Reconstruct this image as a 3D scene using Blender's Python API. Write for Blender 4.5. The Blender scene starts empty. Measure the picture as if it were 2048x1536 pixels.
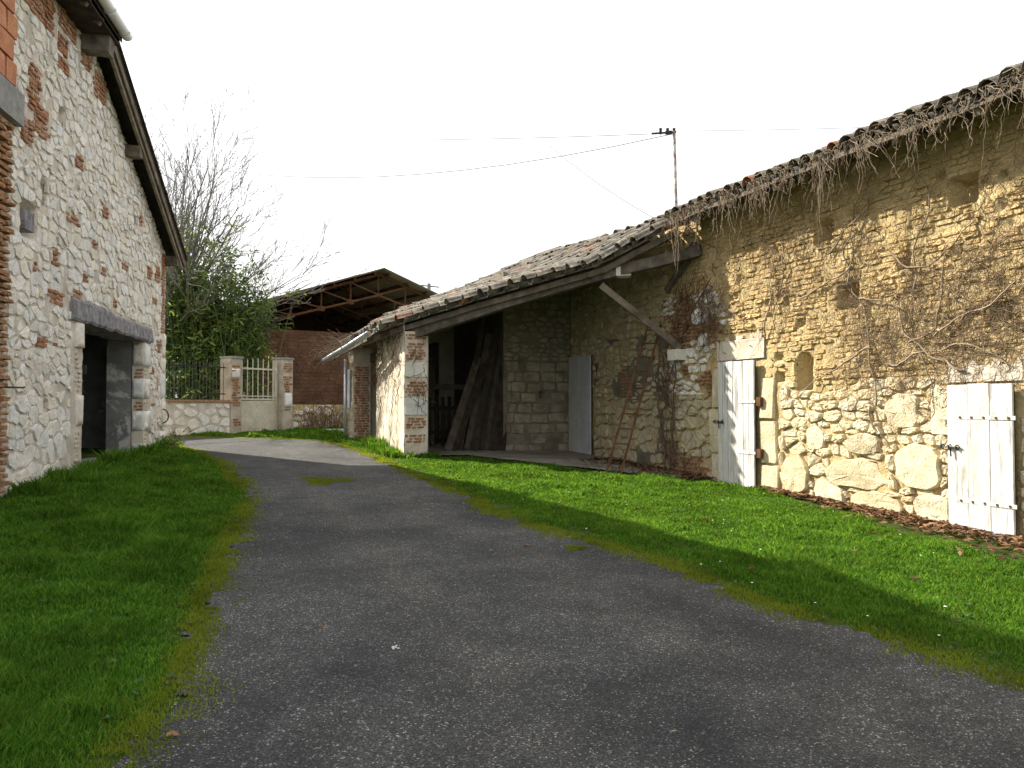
import bpy, math, random
import numpy as np
from mathutils import Vector, Matrix, noise as mnoise
random.seed(7); RNG = np.random.default_rng(7)
SC = bpy.context.scene; COL = SC.collection
R = math.radians

# ------------------------------------------------------------------ camera, sky, sun, exposure
F = 1620.0; EYE = 1.55; PITCH = math.atan(44 / 1620)
cam = bpy.data.cameras.new('camera'); camo = bpy.data.objects.new('camera', cam); COL.objects.link(camo)
cam.sensor_width = 36; cam.lens = 36 * F / 2048; cam.clip_end = 2000; cam.clip_start = .05
camo.location = (0, 0, EYE); camo.rotation_euler = (math.pi / 2 + PITCH, 0, 0)
SC.camera = camo
SUN_AZ = 57.0; SUN_EL = 35.0          # degrees left of the view direction, and above the horizon
world = bpy.data.worlds.new('World'); SC.world = world; world.use_nodes = True
wn = world.node_tree.nodes; wl = world.node_tree.links
sky = wn.new('ShaderNodeTexSky'); sky.sky_type = 'NISHITA'; sky.sun_disc = False
sky.sun_elevation = R(SUN_EL); sky.sun_rotation = R(-SUN_AZ); sky.dust_density = 4; sky.air_density = 1.2
veil = wn.new('ShaderNodeMix'); veil.data_type = 'RGBA'; veil.inputs[0].default_value = .72
veil.inputs['B'].default_value = (12.9, 13.0, 13.1, 1)      # thin bright high cloud over the whole sky
wl.new(sky.outputs[0], veil.inputs['A']); wl.new(veil.outputs['Result'], wn['Background'].inputs[0])
wn['Background'].inputs[1].default_value = .060
sun = bpy.data.lights.new('sun', 'SUN'); suno = bpy.data.objects.new('sun', sun); COL.objects.link(suno)
sun.energy = 5.0; sun.angle = R(.55); sun.color = (1, .93, .80)
SUNV = Vector((-math.sin(R(SUN_AZ)) * math.cos(R(SUN_EL)), math.cos(R(SUN_AZ)) * math.cos(R(SUN_EL)), math.sin(R(SUN_EL))))
suno.rotation_euler = SUNV.to_track_quat('Z', 'Y').to_euler(); suno.location = (-20, 10, 30)
vs = SC.view_settings; vs.view_transform = 'Standard'; vs.look = 'None'; vs.gamma = 1; vs.exposure = 1.2
vs.use_curve_mapping = False
SC.cycles.use_denoising = True
SC.cycles.max_bounces = 6; SC.cycles.diffuse_bounces = 4

# ------------------------------------------------------------------ helpers
WL = {}                                # world location of every thing and part
def tag(o, label=None, cat=None, group=None, kind=None):
    if label: o['label'] = label
    if cat: o['category'] = cat
    if group: o['group'] = group
    if kind: o['kind'] = kind
    return o
def thing(name, loc, label, cat, group=None):
    o = bpy.data.objects.new(name, None); COL.objects.link(o); o.location = loc; o.empty_display_size = .2
    WL[o] = Vector(loc); return tag(o, label, cat, group)
def mk(name, V, Fc, mat, parent=None, smooth=False, kind=None, attrs=None, label=None):
    V = np.asarray(V, dtype=np.float64).reshape(-1, 3)
    c = (V.min(0) + V.max(0)) / 2; c[2] = V[:, 2].min()
    me = bpy.data.meshes.new(name)
    if isinstance(Fc, np.ndarray) and Fc.ndim == 2:
        n, k = Fc.shape; me.vertices.add(len(V)); me.vertices.foreach_set('co', (V - c).astype(np.float32).ravel())
        me.loops.add(n * k); me.loops.foreach_set('vertex_index', Fc.astype(np.int32).ravel())
        me.polygons.add(n); me.polygons.foreach_set('loop_start', np.arange(0, n * k, k, dtype=np.int32))
        me.update(calc_edges=True)
    else:
        me.from_pydata((V - c).tolist(), [], [list(map(int, f)) for f in Fc])
    if smooth: me.polygons.foreach_set('use_smooth', np.ones(len(me.polygons), dtype=bool))
    for nm, arr in (attrs or {}).items():
        a = me.attributes.new(nm, 'FLOAT', 'POINT'); a.data.foreach_set('value', np.asarray(arr, dtype=np.float32))
    me.materials.append(mat)
    o = bpy.data.objects.new(name, me); COL.objects.link(o)
    c = Vector(c); WL[o] = c
    if parent is not None: o.parent = parent; o.location = c - WL[parent]
    else: o.location = c
    if kind: o['kind'] = kind
    if label: o['label'] = label
    return o
def place(name, me, M, parent):
    o = bpy.data.objects.new(name, me); COL.objects.link(o)
    if parent is not None:
        o.parent = parent; o.matrix_basis = Matrix.Translation(-WL[parent]) @ M
    else: o.matrix_basis = M
    WL[o] = M.to_translation(); return o
class MB:
    def __init__(s): s.V = []; s.F = []
    def add(s, V, Fc):
        b = len(s.V); s.V += [tuple(v) for v in V]; s.F += [[i + b for i in f] for f in Fc]; return s
    def box(s, c, x, y, z):            # centre and three half-axis vectors
        c, x, y, z = map(Vector, (c, x, y, z))
        V = [c + x * i + y * j + z * k for k in (-1, 1) for j in (-1, 1) for i in (-1, 1)]
        Fc = [(0, 2, 3, 1), (4, 5, 7, 6), (0, 1, 5, 4), (2, 6, 7, 3), (0, 4, 6, 2), (1, 3, 7, 5)]
        if x.cross(y).dot(z) < 0: Fc = [f[::-1] for f in Fc]
        return s.add(V, Fc)
    def bar(s, a, b, w, h, up=(0, 0, 1), bow=0, seg=1, jit=0):     # a beam from a to b
        a, b = Vector(a), Vector(b); d = (b - a).normalized(); u = Vector(up); sd = d.cross(u).normalized(); u = sd.cross(d)
        V = []; Fc = []
        for i in range(seg + 1):
            t = i / seg; p = a.lerp(b, t) + u * (bow * 4 * t * (1 - t)) + Vector((random.uniform(-jit, jit) for _ in range(3)))
            k = 1 + random.uniform(-jit, jit) * 3
            V += [p - sd * w / 2 * k - u * h / 2 * k, p + sd * w / 2 * k - u * h / 2 * k, p + sd * w / 2 * k + u * h / 2 * k, p - sd * w / 2 * k + u * h / 2 * k]
        for i in range(seg):
            q = 4 * i
            for k in range(4): Fc.append((q + k, q + 4 + k, q + 4 + (k + 1) % 4, q + (k + 1) % 4))
        Fc += [(0, 1, 2, 3), tuple(4 * seg + k for k in (3, 2, 1, 0))]
        return s.add(V, Fc)
    def tube(s, pts, rad, n=5, cap=True):
        pts = [Vector(p) for p in pts]; m = len(pts); V = []; Fc = []
        if not hasattr(rad, '__len__'): rad = [rad] * m
        for i, p in enumerate(pts):
            d = (pts[min(i + 1, m - 1)] - pts[max(i - 1, 0)]); d = d.normalized() if d.length > 1e-9 else Vector((0, 0, 1))
            a = d.cross(Vector((0, 0, 1)) if abs(d.z) < .9 else Vector((1, 0, 0))).normalized(); b = d.cross(a)
            V += [p + (a * math.cos(2 * math.pi * k / n) + b * math.sin(2 * math.pi * k / n)) * rad[i] for k in range(n)]
        for i in range(m - 1):
            for k in range(n): Fc.append((i * n + k, i * n + (k + 1) % n, (i + 1) * n + (k + 1) % n, (i + 1) * n + k))
        if cap and n > 2: Fc += [tuple(range(n))[::-1], tuple((m - 1) * n + k for k in range(n))]
        return s.add(V, Fc)
    def build(s, name, mat, parent=None, smooth=False, kind=None, label=None): return mk(name, s.V, s.F, mat, parent, smooth, kind, None, label)
def nz(x, y, z=0.0, s=1.0): return mnoise.noise(Vector((x * s, y * s, z * s)))
def fbm(x, y, z=0.0, s=1.0): return nz(x, y, z, s) + .5 * nz(x, y, z + 7.1, s * 2.1) + .25 * nz(x, y, z + 3.3, s * 4.3)

# the ground rises gently away from the camera and to the left
def gz(x, y):
    yy = min(y, 34) if y > -10 else -10
    xx = max(-14, min(14, x))
    return .017 - .026 * xx + .024 * yy
def ray(px, py):
    x = (px - 1024) / F; y = (768 - py) / F
    return Vector((x, math.cos(PITCH) - y * math.sin(PITCH), math.sin(PITCH) + y * math.cos(PITCH)))
def gp(px, py):                        # the point on the ground seen at a photo pixel
    d = ray(px, py); t = (.017 - EYE) / (d.z + .026 * d.x - .024 * d.y)
    return Vector((0, 0, EYE)) + d * t
def at(px, py, Y):                     # the point seen at a photo pixel at distance Y
    d = ray(px, py); return Vector((0, 0, EYE)) + d * (Y / d.y)
class Wall:                            # a vertical plane: u along, v up, w outwards
    def __init__(s, o, du, n): s.o = Vector(o); s.du = Vector(du).normalized(); s.n = Vector(n).normalized()
    def P(s, u, v, w=0): q = s.o + s.du * u + s.n * w; return Vector((q.x, q.y, v))
    def px(s, px, py, w=0):
        d = ray(px, py); o = Vector((0, 0, EYE)); t = (s.o + s.n * w - o).dot(s.n) / d.dot(s.n); p = o + d * t
        return (p - s.o).dot(s.du), p.z
    def g(s, u): q = s.P(u, 0); return gz(q.x, q.y)

# ------------------------------------------------------------------ materials
def newmat(name):
    m = bpy.data.materials.new(name); m.use_nodes = True; nt = m.node_tree
    return m, nt, nt.nodes, nt.links, nt.nodes['Principled BSDF']
def _noise(nt, pos, scale, detail=6, rough=.6, dist=0):
    n = nt.nodes.new('ShaderNodeTexNoise'); n.inputs['Scale'].default_value = scale; n.inputs['Detail'].default_value = detail
    n.inputs['Roughness'].default_value = rough; n.inputs['Distortion'].default_value = dist
    nt.links.new(pos, n.inputs['Vector']); return n.outputs['Fac']
def _ramp(nt, fac, stops, interp='LINEAR'):
    r = nt.nodes.new('ShaderNodeValToRGB'); r.color_ramp.interpolation = interp; e = r.color_ramp.elements
    while len(e) < len(stops): e.new(.5)
    for k, (p, c) in enumerate(stops):
        e[k].position = p; e[k].color = (c[0], c[1], c[2], 1) if hasattr(c, '__len__') else (c, c, c, 1)
    nt.links.new(fac, r.inputs[0]); return r.outputs[0]
def _mix(nt, fac, a, b, mode='MIX'):
    n = nt.nodes.new('ShaderNodeMix'); n.data_type = 'RGBA'; n.blend_type = mode
    for sock, v in ((n.inputs[0], fac), (n.inputs['A'], a), (n.inputs['B'], b)):
        if hasattr(v, 'links'): nt.links.new(v, sock)
        elif hasattr(v, '__len__'): sock.default_value = (v[0], v[1], v[2], 1)
        else: sock.default_value = v
    return n.outputs['Result']
def _math(nt, op, a, b=0.0):
    n = nt.nodes.new('ShaderNodeMath'); n.operation = op
    for sock, v in ((n.inputs[0], a), (n.inputs[1], b)):
        if hasattr(v, 'links'): nt.links.new(v, sock)
        else: sock.default_value = v
    return n.outputs[0]
def _pos(nt, stretch=None):
    p = nt.nodes.new('ShaderNodeNewGeometry').outputs['Position']
    if stretch:
        mp = nt.nodes.new('ShaderNodeMapping'); mp.inputs['Scale'].default_value = stretch; nt.links.new(p, mp.inputs[0]); p = mp.outputs[0]
    return p
def _rand(nt):                         # one random number for each piece, loose or joined
    a = nt.nodes.new('ShaderNodeObjectInfo').outputs['Random']; b = nt.nodes.new('ShaderNodeNewGeometry').outputs['Random Per Island']
    return _math(nt, 'FRACT', _math(nt, 'ADD', a, b))
def _bump(nt, h, strength, dist, bsdf, prev=None):
    b = nt.nodes.new('ShaderNodeBump'); b.inputs['Strength'].default_value = strength; b.inputs['Distance'].default_value = dist
    nt.links.new(h, b.inputs['Height'])
    if prev: nt.links.new(prev, b.inputs['Normal'])
    nt.links.new(b.outputs[0], bsdf.inputs['Normal']); return b.outputs[0]
def rock(name, dark, light, stain=None, scale=6, fine=45, var=.35, bump=.7, dist=.02, rough=.95, stain_at=(.58, .72), pits=True, stretch=None):
    """mineral or wood surface: two tones by broad noise, a stain colour, grain, per-piece variation, relief"""
    m, nt, nd, lk, bs = newmat(name); p = _pos(nt, stretch)
    a = _noise(nt, p, scale); col = _ramp(nt, a, [(.32, dark), (.66, light)])
    rnd = _rand(nt)
    k = _math(nt, 'ADD', _math(nt, 'MULTIPLY', rnd, var), 1 - var * .45)
    col = _mix(nt, 1.0, col, _ramp(nt, k, [(0, 0.0), (1, 1.0)]), 'MULTIPLY') if var else col
    if var: col = _mix(nt, 1.0, col, _ramp(nt, _math(nt, 'FRACT', _math(nt, 'MULTIPLY', rnd, 7.31)), [(0, (1, 1, 1)), (.4, (1, .94, .84)), (.7, (1, .97, .93)), (1, (.95, .97, 1))]), 'MULTIPLY')
    if stain:
        st = _noise(nt, p, scale * .37, 5, .7, .5); col = _mix(nt, _ramp(nt, st, [(stain_at[0], 0), (stain_at[1], 1)]), col, stain)
    fn = _noise(nt, p, fine, 4, .7); col = _mix(nt, .55, col, _ramp(nt, fn, [(.3, .58), (.62, 1.12)]), 'MULTIPLY')
    lk.new(col, bs.inputs['Base Color']); bs.inputs['Roughness'].default_value = rough
    bs.inputs['Specular IOR Level'].default_value = .25
    h = _math(nt, 'ADD', _math(nt, 'MULTIPLY', a, .6), _math(nt, 'MULTIPLY', fn, .45))
    if pits:
        v = nt.nodes.new('ShaderNodeTexVoronoi'); v.inputs['Scale'].default_value = fine * .4; lk.new(p, v.inputs['Vector'])
        pit = _ramp(nt, v.outputs['Distance'], [(.05, 0), (.28, 1)]); h = _math(nt, 'ADD', h, _math(nt, 'MULTIPLY', pit, .18))
    _bump(nt, h, bump, dist, bs); return m
def plain(name, col, rough=.6, metal=0.0, var=.15, scale=9, bump=.15):
    m, nt, nd, lk, bs = newmat(name); p = _pos(nt); a = _noise(nt, p, scale)
    c = _ramp(nt, a, [(.3, [x * (1 - var) for x in col]), (.7, [min(1, x * (1 + var)) for x in col])])
    lk.new(c, bs.inputs['Base Color']); bs.inputs['Roughness'].default_value = rough; bs.inputs['Metallic'].default_value = metal
    if bump: _bump(nt, _noise(nt, p, scale * 8), bump, .006, bs)
    return m
M = {}
M['lime'] = rock('limestone_grey_white', (.62, .60, .55), (.86, .84, .80), (.44, .40, .33), 5, 38, .34, .8, .022, stain_at=(.60, .80))
M['lime_mortar'] = rock('old_lime_mortar', (.44, .385, .315), (.64, .58, .495), (.34, .295, .23), 4, 30, 0, .9, .02)
M['cream'] = rock('limestone_cream', (.52, .44, .29), (.76, .68, .50), (.40, .31, .17), 4, 34, .28, .9, .035, stain_at=(.58, .78))
M['cream_mortar'] = rock('earth_mortar', (.36, .28, .15), (.54, .44, .25), (.27, .19, .09), 4, 30, 0, .9, .03)
M['mud'] = rock('sun_dried_brick', (.44, .325, .155), (.63, .49, .265), (.35, .25, .12), 3.2, 30, .24, 1.0, .03, stain_at=(.58, .76))
M['mud_bed'] = rock('eroded_earth_wall', (.37, .275, .13), (.58, .45, .24), (.30, .215, .10), 3, 26, 0, 1.0, .045)
M['porch_stone'] = rock('shade_toned_porch_stone', (.19, .17, .12), (.35, .32, .245), (.13, .105, .07), 4, 34, .35, .8, .03)  # greyish stone, its colour darkened to carry the porch's shade
M['cream_shaded'] = rock('shade_toned_cream_stone', (.38, .33, .22), (.58, .52, .375), (.27, .21, .12), 4, 34, .30, .8, .03)  # darker copy of the cream limestone, with porch shade put into the colour
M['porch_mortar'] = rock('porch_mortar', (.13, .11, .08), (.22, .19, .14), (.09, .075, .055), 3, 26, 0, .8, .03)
M['brick'] = rock('fired_brick', (.27, .125, .068), (.45, .24, .14), (.50, .41, .32), 9, 50, .40, .6, .012, stain_at=(.52, .74))
M['brick_old'] = rock('weathered_brick', (.24, .125, .065), (.42, .25, .14), (.38, .31, .21), 8, 50, .40, .7, .014)
M['terracotta'] = rock('hollow_clay_block', (.42, .17, .09), (.55, .26, .15), (.40, .30, .22), 5, 40, .22, .3, .008, pits=False)
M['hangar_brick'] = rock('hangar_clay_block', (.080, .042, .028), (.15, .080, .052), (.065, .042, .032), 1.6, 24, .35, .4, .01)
M['cement'] = rock('grey_cement_render', (.13, .13, .125), (.24, .24, .23), (.46, .45, .42), 2.2, 40, 0, .35, .012, stain_at=(.55, .60), pits=False)
M['plaster'] = rock('lime_plaster', (.50, .43, .33), (.66, .60, .50), (.44, .30, .21), 3, 40, 0, .5, .015, stain_at=(.58, .72), pits=False)
M['whitewash'] = rock('whitewashed_render', (.62, .55, .40), (.80, .74, .60), (.46, .35, .20), 3.5, 34, .1, .8, .03, stretch=(1, 1, .45))
M['old_render'] = rock('weathered_pillar_render', (.32, .28, .225), (.50, .45, .375), (.24, .20, .155), 3, 34, .1, .6, .02, pits=False)
M['concrete'] = rock('concrete', (.20, .20, .19), (.33, .32, .30), (.14, .14, .12), 4, 40, 0, .4, .01, pits=False)
M['whitestone'] = rock('dressed_white_stone', (.60, .60, .56), (.78, .78, .74), (.48, .46, .40), 3, 40, .15, .35, .012)
M['wood_old'] = rock('weathered_grey_timber', (.085, .070, .055), (.22, .19, .155), (.05, .04, .03), 5, 45, .3, .8, .02, stretch=(1, 1, 1))
M['wood_pale'] = rock('pale_weathered_board', (.15, .13, .10), (.30, .265, .21), (.09, .075, .055), 6, 40, .25, .4, .01, pits=False)
M['lintel'] = rock('bleached_oak_lintel', (.14, .13, .14), (.36, .34, .35), (.08, .07, .065), 9, 55, 0, 1.0, .03)
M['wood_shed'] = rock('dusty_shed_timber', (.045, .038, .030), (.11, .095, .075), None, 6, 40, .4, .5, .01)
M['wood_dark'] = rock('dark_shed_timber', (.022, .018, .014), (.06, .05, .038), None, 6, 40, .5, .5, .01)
M['tile'] = rock('lichened_canal_tile', (.075, .068, .060), (.185, .168, .145), (.30, .285, .235), 9, 40, .5, .6, .012, stain_at=(.50, .66))
def tile_mat():
    m = M['tile']; nt = m.node_tree; bs = nt.nodes['Principled BSDF']; old = bs.inputs['Base Color'].links[0].from_socket
    p = _pos(nt); rnd = _rand(nt)
    red = _mix(nt, _ramp(nt, rnd, [(.94, 0), (.96, 1)]), old, (.27, .115, .06))       # a few newer tiles
    ora = _mix(nt, _ramp(nt, _noise(nt, p, 5.5, 5, .65), [(.63, 0), (.69, 1)]), red, (.34, .20, .045))   # orange lichen
    gry = _mix(nt, _ramp(nt, _noise(nt, p, 16, 5, .7), [(.60, 0), (.68, 1)]), ora, (.34, .34, .29))
    nt.links.new(gry, bs.inputs['Base Color'])
tile_mat()
M['slate'] = rock('dark_flat_tile', (.05, .04, .035), (.12, .095, .08), None, 8, 40, .4, .5, .01)
M['rust'] = rock('rusty_steel', (.065, .032, .018), (.14, .068, .032), (.05, .033, .025), 6, 60, .2, .4, .004, pits=False)
M['iron'] = plain('dark_iron', (.03, .028, .027), .6, .6)
M['zinc'] = plain('galvanised_gutter', (.55, .58, .60), .45, .5, .12)
M['pvc'] = plain('white_plastic_gutter', (.78, .78, .75), .4, 0, .06, bump=0)
M['fibre'] = rock('fibre_cement_sheet', (.26, .24, .215), (.42, .39, .345), (.16, .135, .11), 1.5, 30, .2, .3, .01, pits=False)
M['gate_paint'] = rock('faded_cream_gate_paint', (.44, .42, .36), (.60, .58, .51), (.30, .22, .14), 4, 30, .1, .3, .006, pits=False)
M['door_white'] = rock('flaking_white_paint', (.54, .55, .56), (.72, .73, .74), (.33, .32, .30), 5, 60, .18, .4, .008, stain_at=(.53, .62), pits=False, stretch=(8, 8, .9))
M['door_grey'] = rock('grey_blue_door_paint', (.46, .49, .52), (.57, .60, .63), (.36, .37, .38), 3, 30, .05, .15, .004, pits=False)
M['vine'] = rock('bare_creeper_stem', (.19, .145, .105), (.38, .31, .235), None, 14, 60, .5, .4, .006, pits=False)
M['vine_mid'] = rock('brown_creeper_twig', (.13, .092, .062), (.29, .22, .16), None, 14, 60, .5, .4, .006, pits=False)
M['vine_dark'] = rock('dark_creeper_stem', (.09, .05, .035), (.20, .125, .085), None, 14, 60, .5, .4, .006, pits=False)
M['bark'] = rock('grey_bark', (.10, .085, .075), (.22, .19, .17), None, 6, 30, .2, .6, .02)
M['twig'] = plain('bare_twig', (.19, .175, .175), .9, 0, .25, bump=0)
M['cane'] = plain('bamboo_cane', (.10, .13, .04), .6, 0, .3, bump=0)
M['wire'] = plain('cable', (.10, .10, .11), .7, 0, .1, bump=0)
M['mast'] = rock('peeling_mast', (.30, .28, .26), (.62, .60, .57), (.20, .11, .07), 7, 50, 0, .3, .004, stain_at=(.52, .6), pits=False)

def leaf_mat(name, c1, c2, trans=.35):
    m, nt, nd, lk, bs = newmat(name)
    at_ = nd.new('ShaderNodeAttribute'); at_.attribute_name = 'rnd'
    col = _ramp(nt, at_.outputs['Fac'], [(0, c1), (1, c2)])
    p = _pos(nt); col = _mix(nt, .8, col, _ramp(nt, _noise(nt, p, 1.3, 3), [(.3, .55), (.7, 1.15)]), 'MULTIPLY')
    tr = nd.new('ShaderNodeBsdfTranslucent'); lk.new(col, tr.inputs['Color']); lk.new(col, bs.inputs['Base Color'])
    bs.inputs['Roughness'].default_value = .55; bs.inputs['Specular IOR Level'].default_value = .3
    mx = nd.new('ShaderNodeMixShader'); mx.inputs[0].default_value = trans
    lk.new(bs.outputs[0], mx.inputs[1]); lk.new(tr.outputs[0], mx.inputs[2]); lk.new(mx.outputs[0], nd['Material Output'].inputs[0])
    return m
M['bamboo_leaf'] = leaf_mat('bamboo_leaf', (.026, .066, .016), (.145, .215, .045), .45)
M['pale_leaf'] = leaf_mat('young_green_leaf', (.13, .19, .035), (.28, .33, .08), .5)
M['dry_leaf'] = leaf_mat('fallen_brown_leaf', (.060, .028, .014), (.32, .185, .095), .15)
M['weed'] = leaf_mat('yellow_green_weed', (.14, .17, .04), (.30, .30, .09), .35)
M['petal'] = plain('daisy_petal', (.8, .8, .78), .7, 0, .05, bump=0)

def grass_mat():
    m, nt, nd, lk, bs = newmat('lawn_grass')
    a = nd.new('ShaderNodeAttribute'); a.attribute_name = 'rnd'; b = nd.new('ShaderNodeAttribute'); b.attribute_name = 'dry'
    g = _ramp(nt, a.outputs['Fac'], [(0, (.018, .068, .005)), (.55, (.056, .158, .015)), (1, (.155, .270, .045))])
    col = _mix(nt, b.outputs['Fac'], g, (.150, .185, .020))
    col = _mix(nt, .6, col, _ramp(nt, _noise(nt, _pos(nt), 1.6, 5, .65), [(.35, .5), (.65, 1.3)]), 'MULTIPLY')
    tr = nd.new('ShaderNodeBsdfTranslucent'); lk.new(_mix(nt, 1.0, col, (2.15, 1.7, 1.05), 'MULTIPLY'), tr.inputs['Color']); lk.new(col, bs.inputs['Base Color'])
    bs.inputs['Roughness'].default_value = .75; bs.inputs['Specular IOR Level'].default_value = .08
    mx = nd.new('ShaderNodeMixShader'); mx.inputs[0].default_value = .45
    lk.new(bs.outputs[0], mx.inputs[1]); lk.new(tr.outputs[0], mx.inputs[2]); lk.new(mx.outputs[0], nd['Material Output'].inputs[0])
    return m
M['grass'] = grass_mat()
def soil_mat():
    m, nt, nd, lk, bs = newmat('turf_soil'); p = _pos(nt)
    c = _ramp(nt, _noise(nt, p, 3, 6), [(.3, (.028, .055, .008)), (.7, (.062, .090, .014))])
    c = _mix(nt, _ramp(nt, _noise(nt, p, 22, 5, .7), [(.55, 0), (.75, 1)]), c, (.10, .085, .03))
    lk.new(c, bs.inputs['Base Color']); bs.inputs['Roughness'].default_value = 1; bs.inputs['Specular IOR Level'].default_value = .1
    _bump(nt, _noise(nt, p, 35, 5), .8, .03, bs); return m
M['soil'] = soil_mat()
def asphalt_mat():
    m, nt, nd, lk, bs = newmat('worn_gritted_asphalt'); p = _pos(nt)
    big = _noise(nt, p, .55, 4, .6, .4); mid = _noise(nt, p, 4.5, 5, .6)
    base = _ramp(nt, big, [(.38, (.048, .049, .050)), (.62, (.130, .128, .121))])
    wr = nd.new('ShaderNodeAttribute'); wr.attribute_name = 'wear'
    base = _mix(nt, _math(nt, 'MULTIPLY', wr.outputs['Fac'], _ramp(nt, _noise(nt, p, 1.1, 5, .65), [(.35, .05), (.65, .75)])), base, (.155, .148, .130))
    base = _mix(nt, .7, base, _ramp(nt, mid, [(.3, .55), (.7, 1.3)]), 'MULTIPLY')
    v = nd.new('ShaderNodeTexVoronoi'); v.inputs['Scale'].default_value = 120; lk.new(p, v.inputs['Vector'])
    sp = nd.new('ShaderNodeSeparateColor'); lk.new(v.outputs['Color'], sp.inputs[0])
    grit = _ramp(nt, sp.outputs[0], [(0, .4), (.6, .9), (.90, 1.5), (.955, 2.8), (1, 5.5)])
    core = _ramp(nt, v.outputs['Distance'], [(.25, 1), (.6, .35)])
    base = _mix(nt, 1.0, base, grit, 'MULTIPLY'); base = _mix(nt, 1.0, base, core, 'MULTIPLY')
    # fine moss that keeps to hollows of the surface
    ms = _ramp(nt, _noise(nt, p, 1.7, 6, .7), [(.66, 0), (.80, .55)])
    base = _mix(nt, ms, base, (.075, .080, .018))
    lk.new(base, bs.inputs['Base Color']); bs.inputs['Roughness'].default_value = .85; bs.inputs['Specular IOR Level'].default_value = .35
    h = _math(nt, 'ADD', _math(nt, 'MULTIPLY', core, .8), _math(nt, 'MULTIPLY', _noise(nt, p, 40, 4), .6))
    _bump(nt, h, 1.0, .008, bs); return m
M['asphalt'] = asphalt_mat()
M['floor'] = rock('dusty_porch_floor', (.16, .14, .11), (.30, .27, .22), (.10, .07, .045), 1.6, 30, 0, .5, .02, pits=False)

# ------------------------------------------------------------------ masonry: cells, bricks, pieces
def clip(poly, nx, ny, d):             # keep nx*x + ny*y <= d
    out = []; n = len(poly)
    for i in range(n):
        a, b = poly[i], poly[(i + 1) % n]; da = nx * a[0] + ny * a[1] - d; db = nx * b[0] + ny * b[1] - d
        if da <= 0: out.append(a)
        if (da < 0 < db) or (db < 0 < da):
            t = da / (da - db); out.append((a[0] + (b[0] - a[0]) * t, a[1] + (b[1] - a[1]) * t))
    return out
def area(p): return .5 * sum(p[i][0] * p[(i + 1) % len(p)][1] - p[(i + 1) % len(p)][0] * p[i][1] for i in range(len(p))) if len(p) > 2 else 0
def cen(p): return (sum(q[0] for q in p) / len(p), sum(q[1] for q in p) / len(p))
def carve(poly, rects):                # push a cell out of rectangles by the cheapest straight cut
    for (a0, a1, b0, b1) in rects:
        if len(poly) < 3: return []
        if max(q[0] for q in poly) <= a0 or min(q[0] for q in poly) >= a1 or max(q[1] for q in poly) <= b0 or min(q[1] for q in poly) >= b1: continue
        opts = [clip(poly, 1, 0, a0), clip(poly, -1, 0, -a1), clip(poly, 0, 1, b0), clip(poly, 0, -1, -b1)]
        poly = max(opts, key=lambda p: area(p))
    return poly
def voronoi(u0, u1, v0, v1, w, h, gap, rects=(), planes=(), jit=.38, size=None, seed=1, skip=None):
    rnd = random.Random(seed); sites = []; v = v0 - h * .2; row = 0
    while v < v1 + h * .3:
        k = size(v) if size else 1.0; hh = h * k * rnd.choice((.55, .75, .9, 1.1, 1.35)); u = u0 - w * rnd.random()
        while u < u1 + w:
            ww = w * k * rnd.choice((.4, .5, .75, .9, 1.1, 1.4, 1.9)); sites.append((u + ww / 2 + rnd.uniform(-jit, jit) * w * .3, v + hh / 2 + rnd.uniform(-jit, jit) * hh)); u += ww
        v += hh; row += 1
    a = w / h; S = [(x, y * a) for x, y in sites]; cs = w * 2.2; grid = {}
    for i, s in enumerate(S): grid.setdefault((int(s[0] // cs), int(s[1] // cs)), []).append(i)
    out = []
    for i, s in enumerate(S):
        if skip and skip(*sites[i]): continue
        poly = [(s[0] - 2 * w, s[1] - 2 * w), (s[0] + 2 * w, s[1] - 2 * w), (s[0] + 2 * w, s[1] + 2 * w), (s[0] - 2 * w, s[1] + 2 * w)]
        gx, gy = int(s[0] // cs), int(s[1] // cs)
        for ix in (-1, 0, 1):
            for iy in (-1, 0, 1):
                for j in grid.get((gx + ix, gy + iy), ()):
                    if j == i: continue
                    dx, dy = S[j][0] - s[0], S[j][1] - s[1]; L = math.hypot(dx, dy)
                    if L < 1e-6: continue
                    dx /= L; dy /= L; gg = gap * .5 * math.hypot(dx, dy * a) * rnd.uniform(.5, 1.7)
                    poly = clip(poly, dx, dy, dx * s[0] + dy * s[1] + L / 2 - gg)
                    if len(poly) < 3: break
        if len(poly) < 3: continue
        poly = [(x, y / a) for x, y in poly]
        for pl in ((-1, 0, -u0), (1, 0, u1), (0, -1, -v0), (0, 1, v1)) + tuple(planes): poly = clip(poly, *pl)
        poly = carve(poly, rects)
        if len(poly) >= 3 and area(poly) > .14 * w * h: out.append(poly)
    return out
def bricks(u0, u1, v0, v1, course=.068, L=.24, gap=.013, ragged=0.0, rects=(), planes=(), seed=1, jit=.006, skip=None):
    rnd = random.Random(seed); out = []; v = v0; r = 0
    while v < v1 - course * .5:
        u = u0 - (L * .5 if r % 2 else 0) - rnd.uniform(0, .05); e0 = rnd.uniform(0, ragged); e1 = rnd.uniform(0, ragged)
        sl = rnd.uniform(-.004, .004)
        while u < u1:
            l = L * rnd.choice((.55, .9, 1, 1, 1.1)); a, b = max(u, u0 + e0), min(u + l, u1 - e1)
            if b - a > .05:
                j = lambda: rnd.uniform(-jit, jit)
                p = [(a + j(), v + j()), (b - gap + j(), v + sl + j()), (b - gap + j(), v + course - gap + sl + j()), (a + j(), v + course - gap + j())]
                c = cen(p)
                if not (skip and skip(*c)):
                    for pl in planes: p = clip(p, *pl)
                    p = carve(p, rects)
                    if len(p) >= 3 and area(p) > .25 * course * course: out.append(p)
            u += l
        v += course; r += 1
    return out
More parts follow.
